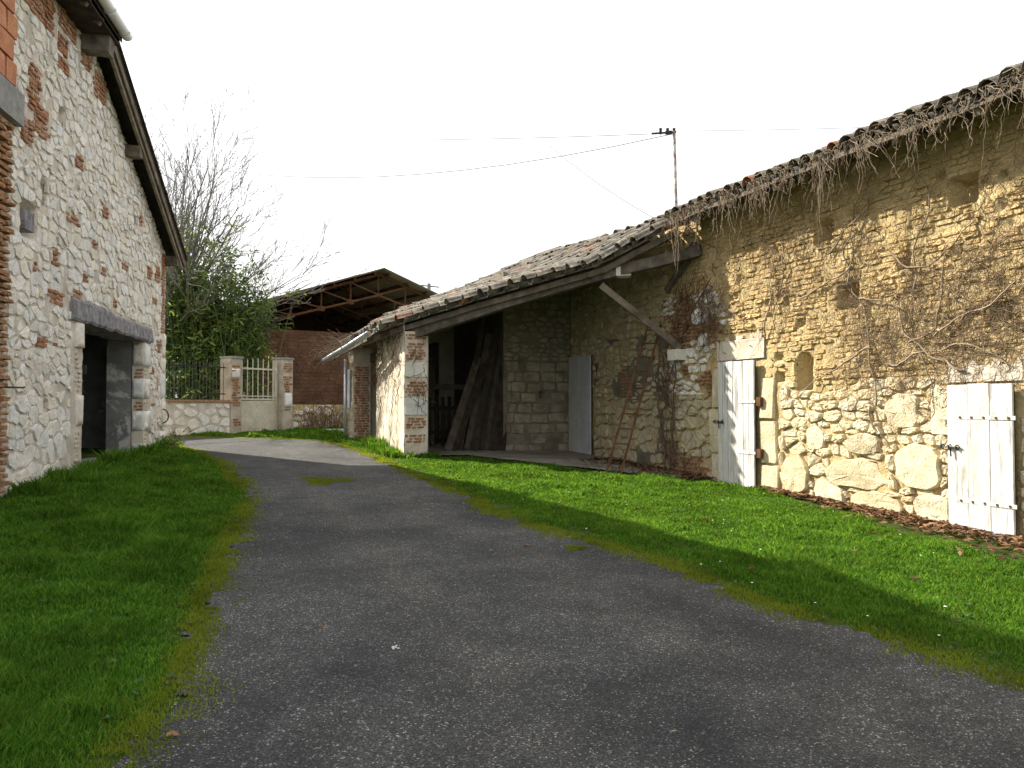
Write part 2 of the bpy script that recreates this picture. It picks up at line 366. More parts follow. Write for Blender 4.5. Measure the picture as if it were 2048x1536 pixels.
def piece(poly, wall, h, base=-.03, inset=.16, rounds=1, rough=.25, rings=False, cut=.17, wav=.05):
    """one stone or brick: the cell polygon with broken edges, raised from the wall, its face split and uneven"""
    n = len(poly); q = []; sz = math.sqrt(abs(area(poly)))
    for i in range(n):
        a, b, c = poly[i - 1], poly[i], poly[(i + 1) % n]
        if rounds:
            for e, o in ((a, 1), (c, 1)):
                t = random.uniform(.4, 1.2) * cut * (1.5 if rounds > 1 else 1); q.append((b[0] + (e[0] - b[0]) * t, b[1] + (e[1] - b[1]) * t))
        else: q.append(b)
        if math.hypot(c[0] - b[0], c[1] - b[1]) > sz * .8 or rings:
            k = random.uniform(.42, .58); q.append((b[0] + (c[0] - b[0]) * k + random.gauss(0, wav) * sz * .6, b[1] + (c[1] - b[1]) * k + random.gauss(0, wav) * sz * .6))
    poly = q; c = cen(poly); n = len(poly); V = []; Fc = []
    ab = min(inset, .016 / max(sz, .02) * 2)
    lev = [(base, 1.0), (h * .72, 1.0 - ab * .35), (h, 1.0 - ab)] if rings else [(base, 1.0), (h, 1.0 - ab)]
    lev.append((h * 1.06, (1 - ab) * .5))
    tx, ty = [max(-.12, min(.12, random.gauss(0, .05))) for _ in 'ab']
    for k, (w, s) in enumerate(lev):
        for p in poly:
            dx, dy = (p[0] - c[0]) * s, (p[1] - c[1]) * s
            ww = w if k == 0 else w + random.uniform(-rough, rough) * h * .8 + dx * tx + dy * ty * .6
            jj = 0 if k < len(lev) - 1 else sz * .05
            V.append(wall.P(c[0] + dx + random.uniform(-jj, jj), c[1] + dy + random.uniform(-jj, jj), ww))
    V.append(wall.P(c[0], c[1], h * (1.05 + random.uniform(-rough, rough) * .8)))
    flip = wall.du.cross(Vector((0, 0, 1))).dot(wall.n) < 0
    for k in range(len(lev) - 1):
        for i in range(n): Fc.append((k * n + i, k * n + (i + 1) % n, (k + 1) * n + (i + 1) % n, (k + 1) * n + i))
    b = (len(lev) - 1) * n
    for i in range(n): Fc.append((b + i, b + (i + 1) % n, len(V) - 1))
    if flip: Fc = [f[::-1] for f in Fc]
    P0 = wall.P(*c)
    return V, Fc, abs(area(poly)) / max(4, P0.x ** 2 + P0.y ** 2)
COUNT = {}
def emit(name, pieces, mat, parent, rest, limit, key=None):
    """the largest pieces become parts of their own, the rest one joined part"""
    k = (key or parent, name); left = max(0, limit - COUNT.get(k, 0)); pieces.sort(key=lambda p: -p[2])
    for V, Fc, _ in pieces[:left]: mk(name, V, Fc, mat, parent, False)
    COUNT[k] = COUNT.get(k, 0) + min(left, len(pieces))
    if pieces[left:]:
        b = MB()
        for V, Fc, _ in pieces[left:]: b.add(V, Fc)
        b.build(rest, mat, parent, False, 'stuff')
def wall_sheet(name, wall, u0, u1, v0, v1, mat, parent, step=.05, amp=.012, holes=(), keep=None, w0=0, vbase=None):
    """the body of a wall face: a grid with an uneven surface; holes are recessed, keep() trims its outline"""
    nu = max(2, int((u1 - u0) / step)); nv = max(2, int((v1 - v0) / step)); V = []; Fc = []; idx = {}
    for i in range(nu + 1):
        for j in range(nv + 1):
            u = u0 + (u1 - u0) * i / nu; v = v0 + (v1 - v0) * j / nv
            w = w0 + amp * .8 * fbm(u, v, 3.7, 2.2) + amp * .45 * nz(u, v, 1.1, 9) + amp * .35 * nz(u, v, 2.1, 19)
            for (a0, a1, b0, b1, dep, arch) in holes:
                if a0 < u < a1 and b0 < v < b1:
                    if arch and v > b1 - (a1 - a0) / 2 and math.hypot(u - (a0 + a1) / 2, v - (b1 - (a1 - a0) / 2)) > (a1 - a0) / 2: continue
                    w = w0 - dep + amp * .6 * nz(u, v, 5, 9)
            idx[i, j] = len(V); V.append(wall.P(u, v, w))
    flip = wall.du.cross(Vector((0, 0, 1))).dot(wall.n) < 0
    for i in range(nu):
        for j in range(nv):
            u = u0 + (u1 - u0) * (i + .5) / nu; v = v0 + (v1 - v0) * (j + .5) / nv
            if keep and not keep(u, v): continue
            f = (idx[i, j], idx[i + 1, j], idx[i + 1, j + 1], idx[i, j + 1]); Fc.append(f[::-1] if flip else f)
    return mk(name, V, Fc, mat, parent, True)
def inrect(u, v, rects, m=0): return any(a - m < u < b + m and c - m < v < d + m for a, b, c, d in rects)

# ------------------------------------------------------------------ ground, road, lawns
def sheet(name, poly, dz, mat, step, label=None, sub=1):
    """a sheet over a ground polygon, following the ground"""
    xs = [p[0] for p in poly]; ys = [p[1] for p in poly]
    V = []; Fc = []; idx = {}
    x0, x1, y0, y1 = min(xs), max(xs), min(ys), max(ys); nx = int((x1 - x0) / step) + 1; ny = int((y1 - y0) / step) + 1
    P = np.array(poly)
    gx, gy = np.meshgrid(x0 + (np.arange(nx) + .5) * step, y0 + (np.arange(ny) + .5) * step, indexing='ij')
    ins = inside(gx.ravel(), gy.ravel(), P).reshape(nx, ny)
    def vid(i, j):
        if (i, j) not in idx:
            x, y = x0 + i * step, y0 + j * step
            idx[i, j] = len(V); V.append((x, y, gz(x, y) + dz))
        return idx[i, j]
    for i in range(nx):
        for j in range(ny):
            if ins[i, j]: Fc.append((vid(i, j), vid(i + 1, j), vid(i + 1, j + 1), vid(i, j + 1)))
    return mk(name, V, Fc, mat, None, True, 'structure')
def inside(x, y, P):
    r = np.zeros(len(x), bool); n = len(P)
    for i in range(n):
        x1, y1 = P[i]; x2, y2 = P[(i + 1) % n]
        c = ((y1 > y) != (y2 > y))
        if y1 != y2: r ^= c & (x < (x2 - x1) * (y - y1) / (y2 - y1) + x1)
    return r
def wob(pts, amp, n=4, seed=0):        # a ragged line through points
    out = []; rnd = random.Random(seed)
    for a, b in zip(pts, pts[1:]):
        for k in range(n):
            t = k / n; out.append((a[0] + (b[0] - a[0]) * t + rnd.uniform(-amp, amp), a[1] + (b[1] - a[1]) * t + rnd.uniform(-amp, amp)))
    return out + [pts[-1]]
RL = [(-1.9, -3), (-1.6, 1.5), (-1.55, 3.21), (-1.62, 3.89), (-1.98, 5.18), (-2.41, 6.71), (-2.97, 8.87), (-3.55, 11.03), (-4.44, 13.01), (-5.3, 14.9), (-6.6, 17.0), (-7.6, 18.3), (-9.6, 19.3), (-14, 20.0), (-22, 20.5)]
RR = [(5.2, -3), (3.6, 2.2), (2.75, 4.32), (2.45, 4.95), (2.08, 5.43), (1.76, 6.03), (1.28, 7.4), (.86, 7.99), (.2, 9.0), (-.27, 9.85), (-.5, 10.9), (-1.39, 13.01), (-2.29, 15.25), (-2.9, 16.9), (-3.9, 19.2), (-5.04, 21.1), (-6.4, 21.3), (-8.41, 21.2), (-14, 21.6), (-22, 22)]
RLw = wob(RL, .06, 5, 3); RRw = wob(RR, .07, 5, 4)
road_poly = RLw + RRw[::-1]
def ground():
    xs = [-400, -120, -50, -25] + list(np.arange(-15, 15.1, .5)) + [25, 50, 120, 400]; ys = [-120, -40, -15] + list(np.arange(-8, 36.1, .5)) + [45, 70, 120, 250, 600]
    V = []; Fc = []
    for x in xs:
        for y in ys: V.append((x, y, gz(x, y) - .006))
    n = len(ys)
    for i in range(len(xs) - 1):
        for j in range(n - 1): Fc.append((i * n + j, (i + 1) * n + j, (i + 1) * n + j + 1, i * n + j + 1))
    mk('ground', V, Fc, M['soil'], None, True, 'structure')
ground()
road = sheet('road', road_poly, .006, M['asphalt'], .07)
def road_wear():                       # dusty lanes where wheels and feet pass
    me = road.data; n = len(me.vertices); co = np.empty(n * 3, np.float32); me.vertices.foreach_get('co', co); co = co.reshape(-1, 3) + np.array(road.location)
    a = np.array([p for p in RL if p[1] < 15]); b = np.array([p for p in RR if p[1] < 16]); xl = np.interp(co[:, 1], a[:, 1], a[:, 0]); xr = np.interp(co[:, 1], b[:, 1], b[:, 0]); t = (co[:, 0] - xl) / (xr - xl)
    w = .9 * np.exp(-((t - .36) / .09) ** 2) + .6 * np.exp(-((t - .70) / .10) ** 2); w = np.where(co[:, 1] > 14.5, .5, w)
    at_ = me.attributes.new('wear', 'FLOAT', 'POINT'); at_.data.foreach_set('value', w.astype(np.float32))
road_wear()

# ------------------------------------------------------------------ the barn on the right
BW = Wall((5.25, 9.6, 0), (-.38, 1, 0), (-1, -.38, 0))
barn = thing('stone_barn', BW.P(4, BW.g(4)), 'long earth brick and limestone barn with creepers, tiled roof and an open porch', 'barn')
D2 = (-.84, 0, BW.g(0) - .1, 1.81); D1 = (3.57, 4.57, .12, 2.30); DI = (9.5, 10.66, .33, 2.72)
holes = [(1.98, 2.28, 3.93, 4.2, .3, 0), (1.48, 1.86, 2.9, 3.22, .3, 0), (-.34, .02, 3.93, 4.25, .3, 0), (2.38, 2.74, 1.8, 2.34, .26, 1), (3.02, 3.2, 1.93, 2.06, .2, 0), (-.75, -.5, 2.5, 2.7, .2, 0), (.62, .8, 3.3, 3.42, .15, 0), (2.9, 3.0, 3.1, 3.2, .12, 0), (6.85, 7.1, 2.15, 2.5, .12, 0)]
_r = random.Random(5)
for _ in range(34):
    a_, b_ = _r.uniform(-1.6, 4.4), _r.uniform(2.0, 4.5); q_ = _r.uniform(.05, .11)
    if not (3.4 < a_ < 4.8 and b_ < 2.9) and not (-1.1 < a_ < .2 and b_ < 2.25): holes.append((a_, a_ + q_ * _r.uniform(1, 1.8), b_, b_ + q_, _r.uniform(.04, .09), 0))
hr = [(a - .02, b + .02, c - .02, d + .02) for a, b, c, d, _, _ in holes]
wall_b = wall_sheet('wall', BW, -4.5, 13.0, -.4, 4.95, M['mud_bed'], barn, .036, .018, holes)
plast = [(3.45, 4.72, 2.32, 2.78), (-.95, .06, 1.83, 2.14)]
jambs = [(3.12, 3.55, .0, 2.3), (4.6, 4.9, .0, 2.3)]
def bound(u): return 1.83 + .10 * math.sin(u * 2.3) + .05 * math.sin(u * 7)
mixz = lambda u, v: u > 4.7 + .7 * nz(u, v, 0, 1.5) and v > 1.2 and v < 3.6 + .55 * nz(u, v, 9, 1.6)
whitez = lambda u, v: nz(u, v, 3.3, 1.7) > .0
# upper wall of sun-dried bricks, eroded by different depths
ps = []
for p in bricks(-4.5, 6.6, 1.78, 4.9, .075, .25, .012, 0, hr + plast, (), 11, .011, lambda u, v: v < bound(u) or mixz(u, v) or (D1[0] - .1 < u < D1[1] + .1 and v < 2.75)):
    c = cen(p); er = fbm(c[0], c[1], 2, 1.3)
    if random.random() < .06 + max(0, er) * .16: continue
    ps.append(piece(p, BW, max(.003, .012 + .020 * er + random.uniform(-.010, .014)), -.03, .12, 1, .4, False, .2, .07))
emit('mud_brick', ps, M['mud'], wall_b, 'mud_bricks', 300)
# lower wall of limestone rubble, with boulders near the ground
big = [[(1.0, .55), (1.25, .42), (1.95, .45), (2.1, .62), (1.9, .80), (1.2, .84)], [(.15, .62), (.4, .5), (.86, .6), (.9, .95), (.6, 1.1), (.2, 1.02)],
       [(2.5, .30), (2.9, .24), (3.08, .40), (3.0, .75), (2.65, .84), (2.45, .62)], [(1.75, .12), (2.35, .12), (2.42, .36), (2.2, .56), (1.98, .44), (1.75, .38)],
       [(.75, .12), (1.55, .12), (1.7, .28), (1.5, .41), (1.0, .41), (.78, .34)], [(.5, 1.28), (.95, 1.26), (1.05, 1.55), (.85, 1.72), (.5, 1.7)], [(1.15, .92), (1.62, .90), (1.68, 1.12), (1.42, 1.2), (1.12, 1.14)],
       [(2.15, .92), (2.5, .93), (2.55, 1.2), (2.3, 1.28), (2.1, 1.15)], [(.05, .14), (.5, .12), (.62, .4), (.35, .48), (.06, .46)]]
brec = [(min(q[0] for q in b) + .03, max(q[0] for q in b) - .03, min(q[1] for q in b) + .03, max(q[1] for q in b) - .03) for b in big]
ps = []
for p in voronoi(-4.5, 4.62, .0, 2.05, .27, .155, .020, hr + plast + jambs + [D1, D2] + brec, (), .4, lambda v: 1.15 if v < .8 else .9, 21, lambda u, v: v > bound(u) + .03 and not 4.5 < u):
    ps.append(piece(p, BW, random.uniform(.02, .06), -.03, .16, 1, .28, area(p) > .03))
for b in big: ps.append(piece(b, BW, random.uniform(.045, .07), -.03, .2, 1, .14, True, .2, .05))
# dressed stones beside the doors
for (a, b, c, d) in [(3.14, 3.54, .15, .62), (3.18, 3.54, .65, 1.32), (3.22, 3.54, 1.35, 2.0), (4.6, 4.86, .2, .72), (4.6, 4.92, .74, 1.5), (4.6, 4.84, 1.52, 2.2), (.02, .3, 1.2, 1.78)]:
    ps.append(piece([(a, c), (b, c), (b, d), (a, d)], BW, .05, -.03, .04, 1, .08, False, .06, .015))
emit('stone', ps, M['cream'], wall_b, 'rubble', 200, barn)
# mixed stretch of red brick and white stone next to the porch, and the porch wall itself
st = [(5.0, 5.45, 3.02, 3.3), (4.95, 5.3, 2.62, 2.85), (4.7, 5.1, 3.35, 3.55), (5.4, 5.8, 2.42, 2.62), (5.9, 6.25, 2.2, 2.45)]
ps = [piece(x, BW, random.uniform(.02, .05), -.03, .2, 1, .3) for x in bricks(4.5, 6.5, 1.72, 3.8, .068, .22, .016, .3, hr + st + plast + jambs, (), 31, .008, lambda u, v: not mixz(u, v) or whitez(u, v))]
ps += [piece(x, BW, .03, -.03, .2) for x in bricks(5.0, 6.2, .35, .6, .068, .22, .014, .4, (), (), 32)] + [piece(x, BW, .035, -.03, .2) for x in bricks(3.95, 4.15, 2.95, 3.1, .068, .18, .014, 0, (), (), 33)]
ps += [piece(x, BW, .04, -.03, .2) for x in bricks(7.6, 8.3, 1.75, 2.3, .068, .22, .014, .2, (), (), 34)]
emit('brick', ps, M['brick_old'], wall_b, 'bricks', 120, barn)
ps = [piece([(a, c), (b, c + random.uniform(-.03, .03)), (b - .02, d), (a + .03, d + random.uniform(-.03, .03))], BW, random.uniform(.03, .055), -.03, .2, 1, .25, True, .24, .12) for a, b, c, d in st]
ps += [piece(p, BW, random.uniform(.015, .045), -.03, .16, 1, .3) for p in voronoi(4.4, 6.5, 1.75, 3.85, .24, .14, .03, hr + st + plast + jambs, (), .4, None, 43, lambda u, v: not (mixz(u, v) and whitez(u, v)))]
emit('stone', ps, M['lime'], wall_b, 'white_rubble', 220, barn)
ps = []
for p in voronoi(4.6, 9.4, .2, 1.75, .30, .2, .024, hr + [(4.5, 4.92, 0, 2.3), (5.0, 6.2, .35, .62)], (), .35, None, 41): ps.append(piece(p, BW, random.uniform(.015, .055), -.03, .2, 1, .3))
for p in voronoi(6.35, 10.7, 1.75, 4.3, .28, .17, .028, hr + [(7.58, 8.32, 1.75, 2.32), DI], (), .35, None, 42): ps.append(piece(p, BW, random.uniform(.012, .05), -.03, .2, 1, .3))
emit('stone', ps, M['cream_shaded'], wall_b, 'porch_rubble', 300, barn)
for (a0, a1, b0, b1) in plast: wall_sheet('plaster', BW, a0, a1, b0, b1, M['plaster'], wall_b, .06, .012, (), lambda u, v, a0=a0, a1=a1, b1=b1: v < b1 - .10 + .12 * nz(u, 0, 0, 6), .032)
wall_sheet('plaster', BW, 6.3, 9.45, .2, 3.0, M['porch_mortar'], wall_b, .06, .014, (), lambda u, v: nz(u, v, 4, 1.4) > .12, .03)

def board_door(name, wall, d, mat, nplank, out, label, ajar=0.0, straps=(), bolt=None, nails=False, bottom=0, gap=.012):
    a, b, c, e = d; door = thing(name, wall.P(a, c, out), None, None) if False else None
    q = mk('door', *_boxV(wall, a + .01, b - .01, c + bottom, e - .012, out - .03, out - .004), M['wood_dark'], barn, label=label)
    wd = (b - a) / nplank
    for i in range(nplank):
        dw = random.uniform(0, .010); db = random.uniform(-.02, .02)
        mk('plank', *_boxV(wall, a + wd * i + gap / 2, a + wd * (i + 1) - gap / 2, c + bottom + db, e + random.uniform(-.006, .006), out - .002, out + .022 + dw), mat, q)
    for (v, u0, u1) in straps:
        mk('hinge_strap', *_boxV(wall, u0, u1, v - .022, v + .022, out + .024, out + .034), mat, q)
        if nails:
            for k in range(5):
                uu = u0 + (u1 - u0) * (k + .5) / 5; mk('nail_head', *_boxV(wall, uu - .012, uu + .012, v - .012, v + .012, out + .034, out + .042), M['rust'], q)
    if bolt:
        u, v, s = bolt
        mb = MB(); mb.tube([wall.P(u - .05 * s, v, out + .05), wall.P(u + .24 * s, v, out + .05)], .012, 6)
        for k in (0, .1, .2): mb.tube([wall.P(u + k * s, v - .03, out + .02), wall.P(u + k * s, v - .02, out + .065), wall.P(u + k * s, v + .02, out + .065), wall.P(u + k * s, v + .03, out + .02)], .008, 5)
        mb.tube([wall.P(u + .12 * s, v, out + .06), wall.P(u + .13 * s, v - .11, out + .06)], .009, 5); mb.build('bolt', M['iron'], q)
    return q
def _boxV(wall, u0, u1, v0, v1, w0, w1):
    b = MB().box((wall.P(u0, v0, w0) + wall.P(u1, v1, w1)) / 2, wall.du * (u1 - u0) / 2, wall.n * (w1 - w0) / 2, (0, 0, (v1 - v0) / 2)); return b.V, b.F
q1 = board_door('door', BW, (3.60, 4.56, .16, 2.29), M['door_white'], 7, .10, 'tall white plank door with flaking paint', 0, ((1.62, 3.56, 4.0), (.80, 3.56, 4.0)), (4.62, 1.28, -1))
for v in (1.62, .80):
    MB().box(BW.P(3.50, v, .09), BW.du * .05, BW.n * .03, (0, 0, .07)).build('hinge_block', M['rust'], q1)
q2 = board_door('door', BW, (-.82, -.0, .08, 1.80), M['door_white'], 3, .10, 'wide white board door with iron bolt', 0, ((1.42, -.86, -.1), (.46, -.86, -.1)), (.06, 1.07, -1), True, 0, .004)
q3 = board_door('door', BW, DI, M['door_grey'], 4, .08, 'plain grey blue door inside the porch', 0, (), None, False, 0, .003)

# --- porch: pier, side wall, partition, back wall, floor
PA = Vector((-1.78, 17.13, 0)); PB = Vector((-2.26, 16.98, 0))
pz = gz(-2, 17)
PF = Wall(PB, PA - PB, (.30, -.954, 0)); pw = (PA - PB).length
PL = Wall(PB, (-1.24, 3.74, 0), (-.949, -.315, 0)); plen = 3.75
pier = MB(); 
pf = wall_sheet('pier', PF, .004, pw, pz - .3, 3.12, M['plaster'], barn, .05, .006)
ps = []
for (b0, b1) in [(2.98, 3.06), (2.55, 2.9), (1.98, 2.08), (1.78, 1.95), (1.10, 1.32), (.80, .93)]:
    ps += [piece(x, PF, random.uniform(.01, .03), -.02, .15) for x in bricks(.01, pw - .01, b0 - .02, b1 + .03, .062, .2, .018, .06, (), (), int(b0 * 100), .005)]
emit('brick', ps, M['brick'], pf, 'bricks', 300)
ps = [piece([(.015, a), (pw - .015, a), (pw - .015, b), (.015, b)], PF, .025, -.02, 0.03, 1, .06, False, .05, .01) for a, b in ((2.16, 2.47), (1.36, 1.72))]
emit('stone', ps, M['whitestone'], pf, 'rubble', 300)
wall_sheet('pier_side', PL, .0, plen, pz - .3, 3.42, M['whitewash'], barn, .06, .02)
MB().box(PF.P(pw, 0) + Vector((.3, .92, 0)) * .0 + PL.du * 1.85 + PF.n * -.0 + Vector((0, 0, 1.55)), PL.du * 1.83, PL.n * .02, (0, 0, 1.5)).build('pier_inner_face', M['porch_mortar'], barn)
mb = MB(); mb.box(PL.P(plen - .05, 2.22, .05), PL.du * .17, PL.n * .02, (0, 0, .03)); mb.box(PL.P(plen - .02, 2.2, .06), PL.du * .025, PL.n * .03, (0, 0, .17)); mb.box(PL.P(plen + .12, 2.24, .06), PL.du * .02, PL.n * .04, (0, 0, .05)); mb.build('latch', M['rust'], barn)
# the wing behind: dark doorway, brick jamb, plastered face
W2 = gp(706, 880); W2.z = 0
P2F = Wall(W2, (.954, .30, 0), (.30, -.954, 0)); P2L = Wall(W2, PL.du, PL.n)
gz2 = gz(W2.x, W2.y)
j2 = wall_sheet('doorway_jamb', P2F, 0, .46, gz2 - .3, 3.1, M['plaster'], barn, .06, .006)
ps = [piece(x, P2F, random.uniform(.01, .03), -.02, .15) for x in bricks(.01, .45, gz2, 2.62, .068, .22, .014, .03, (), (), 71, .005)]
emit('brick', ps, M['brick'], j2, 'bricks', 300)
w2 = wall_sheet('wing_wall', P2L, 0, 1.0, gz2 - .3, 3.1, M['old_render'], barn, .06, .014)
ps = [piece(x, P2L, random.uniform(.01, .03), -.03, .16) for x in voronoi(.02, .98, gz2, 3.05, .26, .2, .06, [(.3, .8, 1.4, 2.6)], (), .35, None, 79) if random.random() < .6]
emit('stone', ps, M['cream_shaded'], w2, 'rubble', 60)
mk('shutter', *_boxV(P2L, .35, .8, 1.5, 2.55, .03, .06), M['door_grey'], barn)
MB().tube([P2L.P(.92, gz2, .10), P2L.P(.92, 2.85, .10)], .045, 8).build('downpipe', M['zinc'], barn, True)
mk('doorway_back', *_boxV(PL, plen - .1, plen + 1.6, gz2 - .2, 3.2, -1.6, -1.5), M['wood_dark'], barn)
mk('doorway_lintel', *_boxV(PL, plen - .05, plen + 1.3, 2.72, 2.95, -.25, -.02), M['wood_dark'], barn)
# partition wall facing the camera, and its return
PT = Wall(BW.P(10.75, 0), BW.n, -BW.du); PTL = 1.75
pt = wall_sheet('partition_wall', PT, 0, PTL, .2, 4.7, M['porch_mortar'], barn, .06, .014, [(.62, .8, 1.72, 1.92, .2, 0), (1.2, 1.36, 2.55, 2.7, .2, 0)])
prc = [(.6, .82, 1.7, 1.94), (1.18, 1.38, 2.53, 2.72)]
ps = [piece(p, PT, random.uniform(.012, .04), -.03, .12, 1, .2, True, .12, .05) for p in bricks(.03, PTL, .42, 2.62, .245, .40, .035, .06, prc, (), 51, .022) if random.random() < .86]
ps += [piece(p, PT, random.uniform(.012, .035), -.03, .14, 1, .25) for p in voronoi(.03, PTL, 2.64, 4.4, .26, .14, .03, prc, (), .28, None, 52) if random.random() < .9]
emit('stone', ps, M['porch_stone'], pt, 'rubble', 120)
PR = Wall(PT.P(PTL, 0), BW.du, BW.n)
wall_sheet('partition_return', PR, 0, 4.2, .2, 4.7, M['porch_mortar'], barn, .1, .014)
PK = Wall(PT.P(PTL, 0) + BW.du * 4.0, BW.n, -BW.du)
bkw = wall_sheet('back_wall', PK, -.4, 2.6, .2, 4.9, M['plaster'], barn, .1, .014, (), lambda u, v: v < 4.85 - .5 * u)
fl = [BW.P(13, 0, .02), BW.P(4.9, 0, .02), BW.P(5.2, 0, .75), PF.P(pw + .9, 0, -.15), PF.P(pw + .02, 0, -.1), PL.P(7.4, 0, -.6)]
b = MB(); n = 14; ctr = []
sheet('porch_floor', [(p.x, p.y) for p in fl], .03, M['floor'], .1)

# --- roof of the porch: it sags, the verge towards the camera hangs lowest
A0 = at(765, 652, 17.2); K0 = at(1200, 522, 15.03); N1 = at(1345, 446, 14.35)
Nl = [A0, A0.lerp(K0, .5) + Vector((0, 0, .03)), K0, N1]; Nt = [0, .38, .78, 1]
Rl = [at(668, 700, 24.2), at(757, 642, 23.2), at(946, 573, 22.5), at(1071, 516, 21.9)]; Rt = [0, .30, .68, 1]
def pl(ps, ts, t):
    for k in range(len(ts) - 1):
        if t <= ts[k + 1] or k == len(ts) - 2: q = (t - ts[k]) / (ts[k + 1] - ts[k]); return ps[k].lerp(ps[k + 1], q)
def RS(t, s): return pl(Nl, Nt, t).lerp(pl(Rl, Rt, t), s)
V = []; Fc = []
nt_, ns_ = 16, 20
for i in range(nt_ + 1):
    for j in range(ns_ + 1): p = RS(.01 + .99 * i / nt_, .004 + .99 * j / ns_); V.append(p - Vector((0, 0, .055)))
m_ = len(V); V += [p - Vector((0, 0, .03)) for p in V]
for i in range(nt_):
    for j in range(ns_):
        q = (i * (ns_ + 1) + j, i * (ns_ + 1) + j + 1, (i + 1) * (ns_ + 1) + j + 1, (i + 1) * (ns_ + 1) + j); Fc += [q, tuple(x + m_ for x in q[::-1])]
for i in range(nt_):
    for j in (0, ns_): a = i * (ns_ + 1) + j; b2 = a + ns_ + 1; Fc.append((a, b2, b2 + m_, a + m_))
for j in range(ns_):
    for i in (0, nt_): a = i * (ns_ + 1) + j; Fc.append((a, a + 1, a + 1 + m_, a + m_))
roof_p = mk('porch_roof', V, Fc, M['wood_old'], barn)
def tile_mesh(seed, up):
    rnd = random.Random(seed); L = .54; n = 6; V = []; Fc = []; th = .014
    r0, r1 = .122 + rnd.uniform(-.008, .008), .098 + rnd.uniform(-.006, .006)
    for (x, r) in ((0, r0), (L, r1)):
        for d in (0, -th):
            for k in range(n + 1):
                a = math.pi * (k / n) * .94 + .03 * math.pi; V.append((x + rnd.uniform(-.006, .006), math.cos(a) * (r + d), (math.sin(a) * (r + d) - .03) * (1 if up else -1) + (.0 if up else -.01)))
    m = n + 1
    for k in range(n):
        Fc += [(k, k + 1, 2 * m + k + 1, 2 * m + k), (m + k, 3 * m + k, 3 * m + k + 1, m + k + 1), (k, m + k, m + k + 1, k + 1), (2 * m + k, 2 * m + k + 1, 3 * m + k + 1, 3 * m + k)]
    for k in (0, n): Fc.append((k, 2 * m + k, 3 * m + k, m + k))
    if not up: Fc = [f[::-1] for f in Fc]
    return V, Fc
def tile_me(up, k):
    V, Fc = tile_mesh(k + (0 if up else 50), up); me = bpy.data.meshes.new('tile'); me.from_pydata(V, [], Fc)
    me.polygons.foreach_set('use_smooth', np.ones(len(me.polygons), bool)); me.materials.append(M['tile']); return me, V, Fc
COV = [tile_me(True, k) for k in range(4)]; CHA = [tile_me(False, k) for k in range(3)]
def lay(surf, s_list, nrow, parent, parts, dt, t0, up_n=None):
    """rows of canal tiles: channels, then covers over their joints; surf(t, s) is the roof surface, t upslope"""
    todo = []
    for ci, (s0, s1) in enumerate(s_list):
        for cover in (0, 1):
            sm = (s0 + s1) / 2 if not cover else s1
            for r in range(nrow):
                t = t0 + dt * r + random.uniform(-.004, .004) + (random.uniform(-.012, .006) if r == 0 else 0)
                p = surf(t, sm); px_ = (surf(t + dt, sm) - p).normalized(); pn = px_.cross(surf(t, sm + .01) - surf(t, sm - .01)).normalized()
                if pn.z < 0: pn = -pn
                yv = pn.cross(px_).normalized(); ang = random.gauss(0, .05)
                xv = (px_ * math.cos(ang) + yv * math.sin(ang)); yv = pn.cross(xv).normalized()
                tl = random.gauss(.03, .02); xv = (xv + pn * -tl).normalized(); zn = xv.cross(yv)
                q = p + pn * ((.05 if cover else .012) + random.uniform(-.006, .02))
                Mx = Matrix((xv, yv, zn)).transposed().to_4x4(); Mx.translation = q
                me, V, Fc = random.choice(COV if cover else CHA); todo.append((q.length - (2.5 if cover else 0), me, V, Fc, Mx))
    todo.sort(key=lambda z: z[0]); rest = MB()
    for k, (_, me, V, Fc, Mx) in enumerate(todo):
        if k < parts: place('tile', me, Mx, parent)
        else: rest.add([Mx @ Vector(v) for v in V], Fc)
    rest.build('tiles', M['tile'], parent, True, 'stuff')
